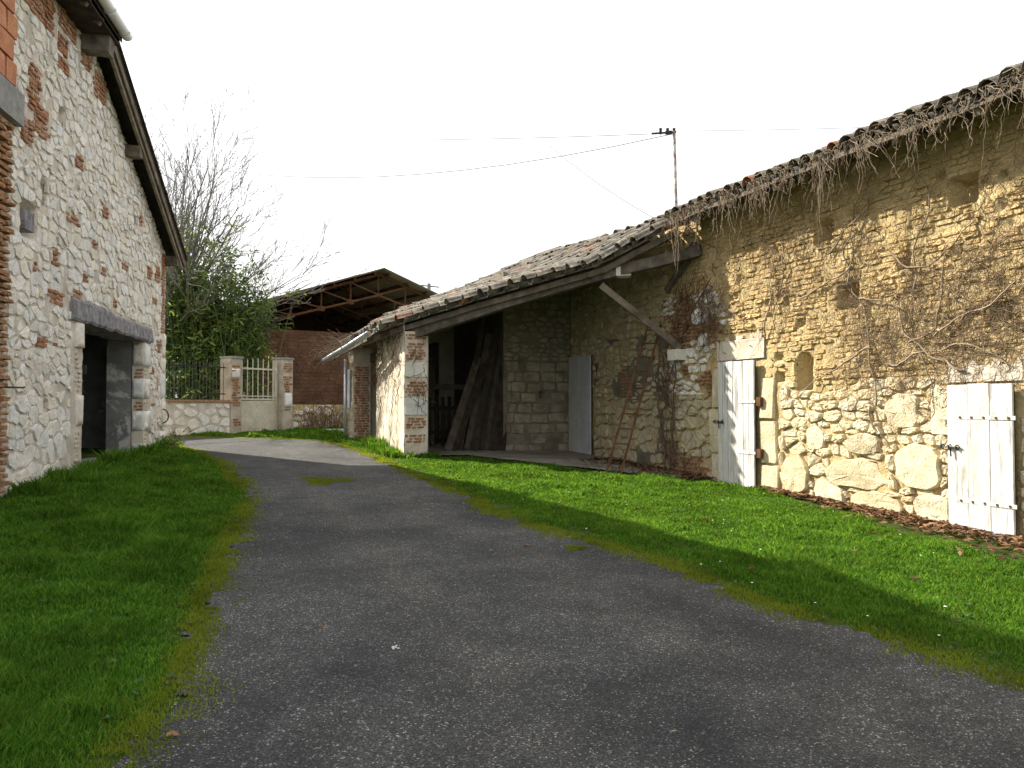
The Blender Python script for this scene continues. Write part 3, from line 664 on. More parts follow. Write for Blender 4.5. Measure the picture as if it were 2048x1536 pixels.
# the tiles run square to the barn wall, so their ends step along the slanting verge
_T, _S = np.meshgrid(np.linspace(-.02, 1.02, 90), np.linspace(-.02, 1.0, 90), indexing='ij')
_RP = np.array([list(RS(float(a), float(b))) for a, b in zip(_T.ravel(), _S.ravel())])
OUTL = np.array([(p.x, p.y) for p in [RS(t, 0) for t in (0, .2, .38, .6, .78, 1)] + [RS(t, .985) for t in (1, .68, .3, 0)]])
def roof_z(x, y):
    d = (_RP[:, 0] - x) ** 2 + (_RP[:, 1] - y) ** 2; k = np.argpartition(d, 6)[:6]; w = 1 / (d[k] + .002); return float((w * _RP[k, 2]).sum() / w.sum())
def on_roof(w, u): q = BW.P(u, 0, w); return bool(inside(np.array([q.x]), np.array([q.y]), OUTL)[0])
def lay_skew(parent, parts, step, row):
    todo = []; u = 4.0; ci = 0
    while u < 15.5:
        for cover in (0, 1):
            uu = u + (step / 2 if cover else 0); w = 7.0
            while w > 0 and not on_roof(w, uu): w -= .04
            if w <= 0: continue
            w += .05 + random.uniform(-.06, .07); r = 0
            while w > .35 and (r == 0 or on_roof(w - .05, uu)):
                q = BW.P(uu, 0, w); q2 = BW.P(uu, 0, w - .4); wi = max(.0, .05 if r == 0 else 0)
                qa = BW.P(uu, 0, w - .12); z1 = roof_z(qa.x, qa.y); z2 = roof_z(q2.x, q2.y); sl_ = (z2 - z1) / .28; q.z = z1 - sl_ * .12
                xv = Vector((q2.x - q.x, q2.y - q.y, sl_ * .4)).normalized(); yv = Vector((0, 0, 1)).cross(xv).normalized(); ang = random.gauss(0, .05 if r else .12); xv = (xv * math.cos(ang) + yv * math.sin(ang)).normalized(); pn = xv.cross(yv).normalized(); yv = pn.cross(xv)
                xv = (xv - pn * random.gauss(.05, .025)).normalized(); zn = xv.cross(yv).normalized(); p = q + zn * ((.055 if cover else .015) + random.uniform(-.006, .018))
                Mx = Matrix((xv, yv, zn)).transposed().to_4x4(); Mx.translation = p; me, V, Fc = random.choice(COV if cover else CHA); todo.append((p.length - (2.5 if cover else 0), me, V, Fc, Mx)); w -= row; r += 1
        u += step
    todo.sort(key=lambda z: z[0]); rest = MB()
    for k, (_, me, V, Fc, Mx) in enumerate(todo):
        if k < parts: place('tile', me, Mx, parent)
        else: rest.add([Mx @ Vector(v) for v in V], Fc)
    rest.build('tiles', M['tile'], parent, True, 'stuff')
lay_skew(roof_p, 210, .24, .40)
# verge beams, rafters, purlins, posts
MB().bar(PF.P(pw * .5, 3.02) + Vector((-.2, .18, .0)), BW.P(5.2, 4.33, .0), .18, .20, bow=.10, seg=8, jit=.010).build('verge_beam', M['wood_old'], barn)
bq = [pl(Nl, Nt, t) + Vector((.05, .16, -.17)) for t in (0.02, .2, .4, .6, .78, .9, 1)]
for a, c in zip(bq, bq[1:]): pass
mb = MB()
for a, c in zip(bq, bq[1:]): mb.bar(a, c, .11, .11, seg=3, jit=.008)
mb.build('verge_rafter', M['wood_old'], barn)
for s in np.linspace(.12, .95, 9):
    mb = MB()
    for t0, t1 in ((.0, .38), (.38, .78), (.78, 1)): mb.bar(RS(t0, s) - Vector((0, 0, .17)), RS(t1, s) - Vector((0, 0, .17)), .09, .13)
    mb.build('rafter', M['wood_old'], barn)
MB().bar(at(1205, 566, 14.9) + Vector((0, .25, 0)), BW.P(5.82, 2.62, .06), .10, .12, jit=.006, seg=4).build('brace', M['wood_old'], barn)
MB().box(BW.P(5.85, 2.50, .10), BW.du * .16, BW.n * .12, (0, 0, .10)).build('corbel', M['whitestone'], barn)
MB().box(at(1245, 540, 15.2), (.14, 0, 0), (0, .16, 0), (0, 0, .13)).build('padstone', M['whitestone'], barn)
MB().bar(BW.P(5.25, 4.45, .1) + Vector((0, 0, .0)), BW.P(6.3, 3.75, .02) , .12, .12).build('post_head', M['wood_old'], barn)
# gutter along the far eave
G0 = at(742, 662, 17.9); G1 = at(697, 690, 20.2); G2 = at(650, 718, 23.0)
def gutter(name, pts, r, mat, parent, brackets=None):
    V = []; Fc = []; n = 7; m = len(pts)
    for i, p in enumerate(pts):
        d = (pts[min(i + 1, m - 1)] - pts[max(0, i - 1)]).normalized(); sd = d.cross(Vector((0, 0, 1))).normalized()
        for rr in (r, r * .9):
            for k in range(n + 1): a = math.pi * (1 + k / n); V.append(p + sd * math.cos(a) * rr + Vector((0, 0, math.sin(a) * rr)))
    w = n + 1
    for i in range(m - 1):
        a = i * 2 * w; b = a + 2 * w
        for k in range(n): Fc += [(a + k, a + k + 1, b + k + 1, b + k), (a + w + k, b + w + k, b + w + k + 1, a + w + k + 1)]
        for k in (0, n): Fc.append((a + k, b + k, b + w + k, a + w + k))
    for a in (0, (m - 1) * 2 * w):
        for k in range(n): Fc.append((a + k, a + w + k, a + w + k + 1, a + k + 1))
    g = mk(name, V, Fc, mat, parent, True)
    for (q, sd) in brackets or ():
        mb = MB(); mb.tube([q + sd * math.cos(math.pi * (1 + k / 8)) * (r + .008) + Vector((0, 0, math.sin(math.pi * (1 + k / 8)) * (r + .008))) for k in range(9)], .01, 4); mb.build('bracket', mat, g)
    return g
gd = (G2 - G0).normalized(); gs = gd.cross(Vector((0, 0, 1)))
gutter('gutter', [G0, G1, G2], .085, M['zinc'], barn, [(G0.lerp(G1, t), gs) for t in (.1, .35, .6, .85)] + [(G1.lerp(G2, t), gs) for t in (.15, .5, .85)])
MB().bar(G0 + Vector((.2, .1, .03)), G2 + Vector((.2, 0, .03)), .06, .16).build('eave_board', M['wood_old'], barn)

# --- main roof along the barn
ES = .60; EZ = 4.89
u_end = (N1 - BW.o).dot(BW.du) + .15
def MS(t, s):                          # t metres upslope, s metres along the wall
    w = ES - t * .93; return BW.P(s, EZ + t * .36 + .035 * nz(s, 0, 0, .8), w)
b = MB(); NN = 24
def deck(u0, u1, tmax, nm, w0=0.0):
    V = []; Fc = []
    for i in range(NN + 1):
        for t in (w0 + .03, tmax): p = MS(t, u0 + (u1 - u0) * i / NN); V += [p - Vector((0, 0, .05)), p - Vector((0, 0, .085))]
    for i in range(NN):
        a = 4 * i; c = a + 4; Fc += [(a, c, c + 2, a + 2), (a + 1, a + 3, c + 3, c + 1), (a, a + 1, c + 1, c), (a + 2, c + 2, c + 3, a + 3)]
    Fc += [(0, 2, 3, 1), (4 * NN, 4 * NN + 1, 4 * NN + 3, 4 * NN + 2)]
    return mk(nm, V, Fc, M['wood_old'], barn)
roof_m = deck(-5.5, u_end, 5.5, 'main_roof')
cols = int((u_end + 5.5) / .25)
lay(MS, [(-5.5 + .25 * k, -5.5 + .25 * (k + 1)) for k in range(cols)], 6, roof_m, 100, .36, -.04)
deck2 = deck(u_end, 13.2, 5.5, 'upper_roof', .6)
lay(MS, [(u_end + .25 * k, u_end + .25 * (k + 1)) for k in range(int((13.0 - u_end) / .25))], 4, deck2, 0, .36, .55)
for k in range(int((u_end + 5.4) / .55)):
    u = -5.2 + .55 * k
    MB().bar(MS(.02, u) - Vector((0, 0, .15)), MS(1.0, u) - Vector((0, 0, .15)), .09, .12).build('rafter', M['wood_old'], barn)
k = 0
while -5.4 + 1.6 * k < u_end - .2:
    a_, c_ = -5.4 + 1.6 * k, min(-5.4 + 1.6 * (k + 1) - .02, u_end - .05)
    MB().bar(MS(.0, a_) - Vector((0, 0, .075 + random.uniform(0, .02))), MS(.0, c_) - Vector((0, 0, .075 + random.uniform(0, .02))), .03, .06, seg=4, jit=.006).build('eave_board', M['wood_old'], barn); k += 1
mk('rear_wall', *_boxV(BW, -4.5, 13, -.3, 4.6, -8.2, -7.8), M['mud_bed'], barn)
mk('end_wall', *_boxV(BW, 12.9, 13.3, -.3, 4.6, -7.8, -.05), M['mud_bed'], barn)
mk('rear_roof', *_boxV(BW, -5.4, 13.2, 6.55, 6.65, -8.4, -4.6), M['slate'], barn)

# ------------------------------------------------------------------ the building on the left
LW = Wall((-7.73, 18, 0), (-.188, 1, 0), (1, .188, 0))
house = thing('stone_house', LW.P(-4, LW.g(-4)), 'tall pale limestone building with red brick patches and a timber lintel doorway', 'building')
DO = (-5.42, -1.75, .2, 2.88)           # doorway
VG = (0.0, 4.93); VT = (-5.25, 7.40)    # verge from the eave corner up
vs_ = (VT[1] - VG[1]) / (VT[0] - VG[0])
topk = lambda u: VG[1] + vs_ * u if u > VT[0] else 7.88
hl = [(-7.85, -7.35, 3.75, 4.2, .2, 0), (-7.2, -7.02, 4.3, 4.6, .15, 0), (-6.6, -6.35, 5.65, 5.85, .2, 0), (-7.0, -6.9, 1.5, 1.62, .1, 0), (-2.6, -2.4, 5.0, 5.2, .1, 0)]
keepf = lambda u, v: not (DO[0] < u < DO[1] and v < DO[3]) and v < topk(u)
wall_h = wall_sheet('wall', LW, -14, 0, -.1, 7.88, M['lime_mortar'], house, .06, .02, hl, keepf)
lr = [(a - .02, b + .02, c - .02, d + .02) for a, b, c, d, _, _ in hl]
patch = [(-7.75, -7.2, 5.45, 6.1), (-7.55, -6.9, 5.2, 5.62), (-7.95, -6.75, 6.75, 7.5), (-6.75, -5.9, 7.0, 7.5), (-6.7, -6.3, 6.65, 6.95), (-5.75, -5.2, 6.85, 7.4), (-5.15, -4.4, 6.62, 7.05), (-7.9, -7.5, 4.95, 5.3),
         (-6.7, -6.2, 6.4, 6.6), (-6.3, -5.6, 4.3, 4.45), (-4.6, -4.2, 4.75, 4.95), (-3.4, -3.0, 4.05, 4.22), (-5.5, -5.2, 3.5, 3.66), (-6.95, -6.25, 3.0, 3.18), (-5.9, -5.5, 3.2, 3.32), (-4.6, -4.3, 3.75, 3.9), (-1.6, -1.25, 4.15, 4.4), (-1.0, -.55, 4.2, 4.55), (-7.3, -6.9, 2.35, 2.5), (-6.7, -6.5, 2.4, 2.5), (-1.2, -.8, 3.7, 3.82), (-2.3, -2.0, 5.1, 5.3), (-5.9, -5.5, 5.2, 5.4), (-3.9, -3.7, 3.3, 3.42), (-6.8, -6.5, 3.55, 3.75), (-7.45, -7.3, 3.35, 3.5), (-5.05, -4.8, 4.1, 4.25),
         (-.75, -.35, 2.7, 2.95), (-1.2, -.95, 2.2, 2.35), (-1.15, -.85, 1.55, 1.65), (-1.35, -1.1, 1.0, 1.08), (-.75, -.6, 1.9, 2.2)]
quoin = [(-.42, .0, 3.15, 4.9)]
jl = (-5.98, -5.42, .2, 2.95); jr = (-1.75, -1.30, .2, 2.9); lint = (-6.02, -1.28, 2.86, 3.2); pil = (-9.6, -8.2, .2, 5.05)
blk = (-9.6, -8.2, 5.5, 7.5); clin = (-9.6, -8.02, 5.05, 5.5)
verge_plane = (-vs_ / math.hypot(vs_, 1), 1 / math.hypot(vs_, 1), (VG[1] - .05) / math.hypot(vs_, 1))
ps = []
for p in voronoi(-9.6, 0, .3, 7.48, .25, .165, .030, lr + patch + quoin + [jl, jr, lint, pil, blk, clin, (DO[0], DO[1], 0, DO[3])], (verge_plane,), .42, lambda v: 1.35 if v < 1.5 else (1.0 if v < 4.4 else .95), 61):
    if random.random() < .06: continue
    ps.append(piece(p, LW, random.uniform(.006, .026), -.03, .055, 1, .24, area(p) > .05, .15, .12))
emit('stone', ps, M['lime'], wall_h, 'rubble', 300)
ps = []
for k, (a, b, c, d) in enumerate(patch): ps += [piece(x, LW, random.uniform(.012, .034), -.03, .10, 1, .2, False, .1, .03) for x in bricks(a, b, c, d, .07, .25, .017, .12 if b - a > .5 else .03, lr, (verge_plane,), 100 + k, .009)]
for p in bricks(-.42, .0, 3.15, 4.9, .068, .26, .016, .10, (), (verge_plane,), 90, .005): ps.append(piece(p, LW, .018, -.03, .14))
emit('brick', ps, M['brick'], wall_h, 'bricks', 230)
# far left: eroded brick pier, concrete lintel, hollow clay blocks
ps = [piece(p, LW, random.uniform(.05, .10), -.03, .10, 1, .12, False, .1, .03) for p in bricks(-9.0, -8.22, .5, 5.02, .085, .34, .026, .10, (), (), 95, .01)]
emit('brick', ps, M['brick_old'], wall_h, 'eroded_bricks', 330)
mk('concrete_lintel', *_boxV(LW, -9.6, -8.04, 5.06, 5.46, -.05, .10), M['concrete'], house)
v = 5.50; r = 0
while v < 7.3:
    u = -9.4 + (.22 if r % 2 else 0)
    while u < -8.25:
        e = min(u + .43, -8.22)
        if e - u > .1:
            b_ = MB(); b_.add(*piece([(u, v), (e, v), (e, v + .27), (u, v + .27)], LW, .07, -.03, .03, 0, .03)[:2]); b_.build('clay_block', M['terracotta'], wall_h)
        u += .45
    v += .29; r += 1
# doorway: timber lintel, brick and stone jambs, thick reveals, dark room inside
b_ = MB(); seg = 22
for i in range(seg + 1):
    u = lint[0] + (lint[1] - lint[0]) * i / seg; lo = 2.87 + .035 * nz(u, 0, 0, 3) - .02; hi = 3.17 + .04 * nz(u, 5, 0, 3) + (.03 if u < -4 else -.02)
    for (v, w) in ((lo, -.55), (lo, .04), (lo + .04, .065), (hi - .05, .06), (hi, .03), (hi, -.55)): b_.V.append(LW.P(u, v, w + (.02 * nz(u, v, 3, 6) if w > 0 else 0)))
for i in range(seg):
    for k in range(6): a = i * 6; b_.F.append((a + k, a + (k + 1) % 6, a + 6 + (k + 1) % 6, a + 6 + k))
b_.F += [tuple(range(6))[::-1], tuple(seg * 6 + k for k in range(6))]; b_.F = [f[::-1] for f in b_.F]
b_.build('door_lintel', M['lintel'], house)
jm = []
for (a, b, c, d) in [(-5.75, -5.44, 2.45, 2.84), (-5.70, -5.44, 1.25, 1.72), (-5.9, -5.44, .3, .62)]: jm.append(piece([(a, c), (b, c), (b, d), (a, d)], LW, .03, -.03, 0.03, 1, .06, False, .05, .01))
for (a, b, c, d) in [(-1.74, -1.35, 2.35, 2.82), (-1.74, -1.38, 1.7, 2.1), (-1.74, -1.34, 1.05, 1.45), (-1.74, -1.36, .42, .8), (-.32, -.01, 2.62, 3.12), (-.4, -.01, 1.7, 2.25), (-.34, -.01, 1.05, 1.66), (-.5, -.01, .55, 1.0), (-.28, -.01, 2.28, 2.58)]: jm.append(piece([(a, c), (b, c), (b, d), (a, d)], LW, .03, -.03, 0.03, 1, .06, False, .05, .01))
for V_, F_, _ in jm: mk('jamb_stone', V_, F_, M['lime'], wall_h, True)
ps = []
for (c, d) in [(1.78, 2.4), (.7, 1.22)]: ps += [piece(x, LW, random.uniform(.012, .03), -.03, .12) for x in bricks(-5.82, -5.44, c, d, .07, .2, .03, .14, (), (), int(c * 100), .006)]
for (c, d) in [(2.12, 2.34), (1.46, 1.68), (.82, 1.04)]: ps += [piece(x, LW, .02, -.03, .12) for x in bricks(-1.73, -1.4, c, d, .07, .2, .03, .1, (), (), int(c * 100), .006)]
emit('brick', ps, M['plaster'], wall_h, 'bricks', 600)
RV = Wall(LW.P(DO[1], 0), -LW.n, -LW.du)          # right-hand reveal, faces the doorway
wall_sheet('reveal', RV, .22, .68, .2, 2.86, M['cement'], house, .06, .006, (), None, .05)
wall_sheet('reveal', RV, 0, .22, .2, 2.86, M['plaster'], house, .06, .004)
rj = []
for (c, d) in [(2.35, 2.82), (1.7, 2.1), (1.05, 1.45), (.42, .8)]: rj.append(piece([(.0, c), (.21, c), (.21, d), (.0, d)], RV, .02, -.03, 0.03, 1, .06, False, .05, .01))
for V_, F_, _ in rj: mk('jamb_stone', V_, F_, M['lime'], house, True)
rb = []
for (c, d) in [(2.12, 2.34), (1.46, 1.68)]: rb += [piece(x, RV, .012, -.03, .12) for x in bricks(.0, .21, c, d, .07, .2, .03, .03, (), (), int(c * 100) + 1, .004)]
for V_, F_, _ in rb: mk('brick', V_, F_, M['brick'], house, True)
RV2 = Wall(LW.P(DO[0], 0), -LW.n, LW.du); wall_sheet('reveal', RV2, 0, .68, .2, 2.86, M['plaster'], house, .06, .004)
mk('room_wall', *_boxV(LW, -7.0, -.3, .0, 4.6, -5.2, -5.0), M['cement'], house)
mk('room_wall', *_boxV(LW, -.5, -.3, .0, 4.6, -5.0, -.7), M['cement'], house)
mk('room_wall', *_boxV(LW, -7.2, -7.0, .0, 4.6, -5.2, -.7), M['cement'], house)
mk('room_ceiling', *_boxV(LW, -7.2, -.3, 4.5, 4.6, -5.2, -.1), M['wood_dark'], house)
mk('doorstep', *_boxV(LW, DO[0] + .01, DO[1] - .01, .1, gz(-7.2, 14.5) + .03, -.7, .03), M['concrete'], house)
mk('room_floor', *_boxV(LW, -7.0, -.5, .1, gz(-8, 15) - .03, -5.0, -.7), M['floor'], house)
# wall bodies out of view
mk('end_wall', *_boxV(LW, -.42, -.03, -.1, 4.9, -6.5, -.04), M['lime_mortar'], house)
mk('rear_wall', *_boxV(LW, -14, 0, -.1, 4.9, -6.9, -6.5), M['lime_mortar'], house)
MB().add([LW.P(-5.4, 4.6, -.1), LW.P(-5.4, 4.6, -6.9), LW.P(-5.4, 7.88, -6.9), LW.P(-5.4, 11.75, -3.5), LW.P(-5.4, 8.02, -.1)], [(0, 1, 2, 3, 4)]).build('inner_gable', M['lime_mortar'], house)
# lean-to roof: tiles, two verge boards, purlin ends
ov = .34; sd = LW.n
def LR(u, w, dz=0): return LW.P(u, VG[1] + vs_ * u + .10 + dz, w)
b_ = MB(); b_.add([LR(.42, -6.9), LR(-5.35, -6.9), LR(-5.35, ov), LR(.42, ov), LR(.42, -6.9, .05), LR(-5.35, -6.9, .05), LR(-5.35, ov, .05), LR(.42, ov, .05)], [(0, 1, 2, 3), (7, 6, 5, 4), (0, 4, 5, 1), (1, 5, 6, 2), (2, 6, 7, 3), (3, 7, 4, 0)])
lroof = b_.build('lean_to_roof', M['wood_dark'], house)
sl = Vector(LR(.4, 0) - LR(-5.3, 0)).normalized()
for k in range(19):
    u = .48 - k * .30
    b_ = MB(); p = LR(u, ov - .22, .075); b_.box(p - sl * .17 + Vector((0, 0, .02)), sl * .19, LW.n * .26, sl.cross(LW.n).normalized() * .012 + Vector((0, 0, 0))); b_.build('tile', M['slate'], lroof)
MB().bar(LR(.40, ov - .02, -.06), LR(-5.3, ov - .02, -.06), .03, .15).build('verge_board', M['wood_old'], house)
MB().bar(LR(.34, ov - .07, -.17), LR(-5.3, ov - .07, -.17), .05, .12).build('verge_rafter', M['wood_pale'], house)
for u in (-.05, -3.2):
    MB().bar(LR(u, -.2, -.27), LR(u, ov - .06, -.29), .2, .2, seg=3, jit=.01).build('purlin_end', M['wood_old'], house)
MB().bar(LW.P(-5.62, 7.22, -.2), LW.P(-5.62, 7.17, .42), .26, .26, seg=4, jit=.012).build('purlin_end', M['wood_old'], house)
MB().bar(LW.P(-7.6, 3.97, -.2), LW.P(-7.6, 3.97, .02), .32, .26, seg=2, jit=.012).build('beam_end', M['lintel'], house)
# main roof with its eave and gutter above
b_ = MB(); b_.add([LW.P(u, v, w) for u in (-14.2, -5.35) for (v, w) in ((7.50, .5), (11.9, -3.5), (7.6, -7.3), (7.45, -7.3), (11.7, -3.5), (7.36, .5))], [(0, 6, 7, 1), (1, 7, 8, 2), (2, 8, 9, 3), (3, 9, 10, 4), (4, 10, 11, 5), (5, 11, 6, 0), (5, 4, 3, 2, 1, 0), (6, 7, 8, 9, 10, 11)])
mroof = b_.build('main_roof', M['wood_dark'], house)
for k in range(12): MB().bar(LW.P(-6.2 - .6 * k, 7.75, -.3), LW.P(-6.2 - .6 * k, 7.30, .44), .08, .12).build('rafter_end', M['wood_old'], house)
mk('soffit_board', *_boxV(LW, -14, -5.4, 7.30, 7.33, .012, .47), M['wood_dark'], house)
MB().add([LW.P(-5.38, 7.30, .47), LW.P(-5.38, 7.30, .01), LW.P(-5.38, 7.92, .01), LW.P(-5.38, 7.40, .47), LW.P(-5.42, 7.30, .47), LW.P(-5.42, 7.30, .01), LW.P(-5.42, 7.92, .01), LW.P(-5.42, 7.40, .47)], [(0, 1, 2, 3), (7, 6, 5, 4), (0, 4, 5, 1), (1, 5, 6, 2), (2, 6, 7, 3), (3, 7, 4, 0)]).build('eave_end_board', M['wood_dark'], house)
gq = [LW.P(u, 7.48, .58) for u in (-5.36, -7, -10, -14)]
gutter('gutter', gq, .085, M['pvc'], house, [(LW.P(u, 7.48, .58), LW.n) for u in (-5.55, -6.3, -7.1)])
tm = MB().box((0, 0, 0), (.2, 0, 0), (0, .1, 0), (0, 0, .012)); me_t = bpy.data.meshes.new('tile'); me_t.from_pydata(tm.V, [], tm.F); me_t.materials.append(M['slate'])
tdir = (LW.P(0, 11.9, -3.5) - LW.P(0, 7.50, .5)).normalized()
for k in range(48):
    p = LW.P(-5.45 - .25 * k, 7.53, .46); Mx = Matrix((tdir, LW.du, tdir.cross(LW.du).normalized())).transposed().to_4x4(); Mx.translation = p + tdir * .15 + Vector((0, 0, .02)); place('tile', me_t, Mx, mroof)
# iron ring by the corner, iron bar
c0 = LW.P(-.35, 1.33, .03)
MB().tube([c0 + LW.n * (.02 + .12 * math.sin(math.pi * k / 12)) + Vector((0, 0, .15 * math.cos(math.pi * k / 12))) for k in range(13)], .014, 6).build('tethering_ring', M['iron'], house, True)
MB().tube([LW.P(-8.4, 1.78, .02), LW.P(-8.0, 1.78, .12), LW.P(-7.9, 1.79, .10)], .012, 6).build('iron_bar', M['iron'], house)
MB().box(LW.P(-5.40, 2.12, .02), LW.du * .02, LW.n * .03, (0, 0, .07)).build('hinge_pin', M['iron'], house)

# ------------------------------------------------------------------ the far wall, gate and pillars
GA = gp(322, 866); GB = gp(460, 867); gdir = (gp(585, 862) - gp(460, 868)); gdir.z = 0
FW = Wall((GB.x, GB.y, 0), (gdir.x, gdir.y, 0), (gdir.y, -gdir.x, 0)); gl = gdir.length
GG = gz(GB.x, GB.y)
UW = (GB - GA).length + 1.6
lw_ = thing('boundary_wall', FW.P(-1.5, GG), 'low pale limestone wall with brick coping beside the gate', 'wall')
ws = wall_sheet('wall', FW, -UW, -.01, GG - .3, GG + .88, M['lime_mortar'], lw_, .08, .012)
mk('wall_core', *_boxV(FW, -UW, -.01, GG - .3, GG + .87, -.4, -.04), M['lime_mortar'], lw_)
ps = [piece(p, FW, random.uniform(.005, .03), -.03, .16) for p in voronoi(-UW, -.02, GG, GG + .84, .36, .24, .05, (), (), .35, None, 77) if random.random() < .85]
emit('stone', ps, M['lime'], ws, 'rubble', 300)
u = -UW
while u < -.1:
    mk('coping_brick', *_boxV(FW, u, min(u + .30, -.02), GG + .885, GG + .945, -.42, .05), M['brick_old'], ws); u += .31
def pillar(u0, u1, top, label, bands, stones, seed):
    t = thing('gate_pillar', FW.P((u0 + u1) / 2, GG), label, 'gate pillar', 'pillars of the small gate')
    mk('core', *_boxV(FW, u0, u1, GG - .2, top, -.42, .02), M['old_render'], t)
    for (c, d) in bands:
        for x in bricks(u0 + .01, u1 - .01, c, d, .072, .2, .018, .12, (), (), seed + int(c * 50), .006):
            V_, F_, _ = piece(x, FW, .045, -.0, .12); mk('brick', V_, F_, M['brick'], t, True)
    for (a, b, c, d) in stones: V_, F_, _ = piece([(a, c), (b, c), (b, d), (a, d)], FW, .05, 0, .04, 1, .06, False, .05, .01); mk('stone', V_, F_, M['whitestone'], t, True)
    mk('cap', *_boxV(FW, u0 - .02, u1 + .02, top + .002, top + .06, -.44, .05), M['concrete'], t)
zt = lambda py, p=GB: EYE + (812 - py) / 1620 * p.y
pillar(0, .40, zt(716), 'brick and stone gate pillar joined to the low wall with the railing', [(1.55, 1.95), (1.98, 2.32), (2.45, 2.75), (1.0, 1.25)], [(.03, .3, 2.34, 2.62)], 5)
uR = gl - .42
pillar(uR, gl, zt(719, gp(585, 862)), 'brick and stone gate pillar in front of the red brick hangar', [(1.98, 2.5), (2.6, 2.9), (1.42, 1.5)], [(.08 + uR, uR + .36, 1.52, 1.95)], 9)
gate = thing('garden_gate', FW.P(gl / 2, GG), 'faded cream metal gate with upright bars over a solid panel', 'gate')
g0, g1 = .44, uR - .03
mk('panel', *_boxV(FW, g0, g1, GG + .03, GG + .93, -.2, -.185), M['gate_paint'], gate)
for (v, h_) in ((GG + .95, .05), (GG + 1.05, .035), (GG + 1.85, .05)): mk('rail', *_boxV(FW, g0, g1, v, v + h_, -.215, -.17), M['gate_paint'], gate)
for a in (g0, g1 - .05): mk('stile', *_boxV(FW, a, a + .05, GG + .02, GG + 2.1, -.22, -.165), M['gate_paint'], gate)
nb = 7
for k in range(nb):
    u = g0 + .05 + (g1 - g0 - .1) * (k + .5) / nb; top = GG + 2.02 + .12 * math.sin(math.pi * (k + .5) / nb)
    b_ = MB(); b_.tube([FW.P(u, GG + .97, -.192), FW.P(u, top, -.192), FW.P(u, top + .07, -.192)], [.015, .015, .003], 6); b_.build('bar', M['gate_paint'], gate)
rw = thing('garden_wall', FW.P(gl + 1, GG), 'low mossy limestone wall overgrown with brambles below the hangar', 'wall')
ws2 = wall_sheet('wall', FW, gl + .02, gl + 2.6, GG - .3, GG + .82, M['cream_mortar'], rw, .08, .02)
mk('wall_core', *_boxV(FW, gl + .02, gl + 2.6, GG - .3, GG + .80, -.4, -.05), M['lime_mortar'], rw)
ps = [piece(p, FW, random.uniform(.01, .05), -.03, .2) for p in voronoi(gl + .05, gl + 2.6, GG, GG + .8, .36, .24, .06, (), (), .4, None, 78) if random.random() < .75]
emit('stone', ps, M['lime'], ws2, 'rubble', 300)
# iron railing on the low wall
rl = thing('iron_railing', FW.P(-1.5, GG + .95), 'thin dark iron railing on top of the low wall before the bamboo', 'railing')
u = -UW + .1
while u < -.05:
    MB().tube([FW.P(u, GG + .93, -.2), FW.P(u, GG + 1.95 + random.uniform(-.01, .01), -.2), FW.P(u, GG + 2.02, -.2)], [.009, .009, .002], 4).build('bar', M['iron'], rl); u += .115
for v in (1.1, 1.85): mk('rail', *_boxV(FW, -UW + .05, -.02, GG + v, GG + v + .03, -.21, -.185), M['iron'], rl)
# white trough on the bank
tq = gp(670, 868); t_ = Wall((tq.x, tq.y, 0), (1, .1, 0), (.1, -1, 0))
tr = thing('stone_trough', (tq.x, tq.y, tq.z), 'small white stone trough lying in the grass by the barn wing', 'trough')
for (a, b, c, d, w0, w1) in ((-.24, .24, 0, .05, -.14, .14), (-.24, .24, .05, .15, .11, .14), (-.24, .24, .05, .15, -.14, -.11), (-.24, -.21, .05, .15, -.11, .11), (.21, .24, .05, .15, -.11, .11)):
    mk('side' if c else 'base', *_boxV(t_, a, b, tq.z + c, tq.z + d, w0, w1), M['whitestone'], tr)

# ------------------------------------------------------------------ the brick hangar behind
HL = Vector((-8.76, 28.0, 0)); HP = Vector((-5.04, 30.6, 0)); HR = HP * 2 - HL; e1 = (HP - HL).normalized(); e2 = Vector((-e1.y, e1.x, 0)); hw = (HP - HL).length
HW = Wall(HL, e1, -e2); hg = gz(-7, 29)
hang = thing('brick_hangar', HP + Vector((0, 0, hg)), 'red brick hangar with open gable, rusty steel truss and sheet roof', 'hangar')
ZE = 5.05; ZP = 6.60; TB = 4.25
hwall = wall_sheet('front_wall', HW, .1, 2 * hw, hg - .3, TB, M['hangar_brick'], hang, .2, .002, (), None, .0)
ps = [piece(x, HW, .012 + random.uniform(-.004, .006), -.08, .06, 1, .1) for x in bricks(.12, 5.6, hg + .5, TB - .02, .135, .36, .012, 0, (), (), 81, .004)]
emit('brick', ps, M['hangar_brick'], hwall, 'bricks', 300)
DEP = 11.0
mk('back_wall', *_boxV(HW, 0, 2 * hw, hg - .3, 5.0, -DEP - .2, -DEP), M['hangar_brick'], hang)
MB().add([HW.P(0, 5.0, -DEP), HW.P(2 * hw, 5.0, -DEP), HW.P(2 * hw, ZE + .12, -DEP), HW.P(hw, ZP + .14, -DEP), HW.P(0, ZE + .12, -DEP)], [(0, 1, 2, 3, 4)]).build('back_gable', M['hangar_brick'], hang)
mk('side_wall', *_boxV(HW, -.2, 0, hg - .3, 5.06, -DEP, -.3), M['hangar_brick'], hang); mk('side_wall', *_boxV(HW, 2 * hw, 2 * hw + .2, hg - .3, 4.95, -DEP, -.1), M['hangar_brick'], hang)
rs = (ZP - ZE) / hw
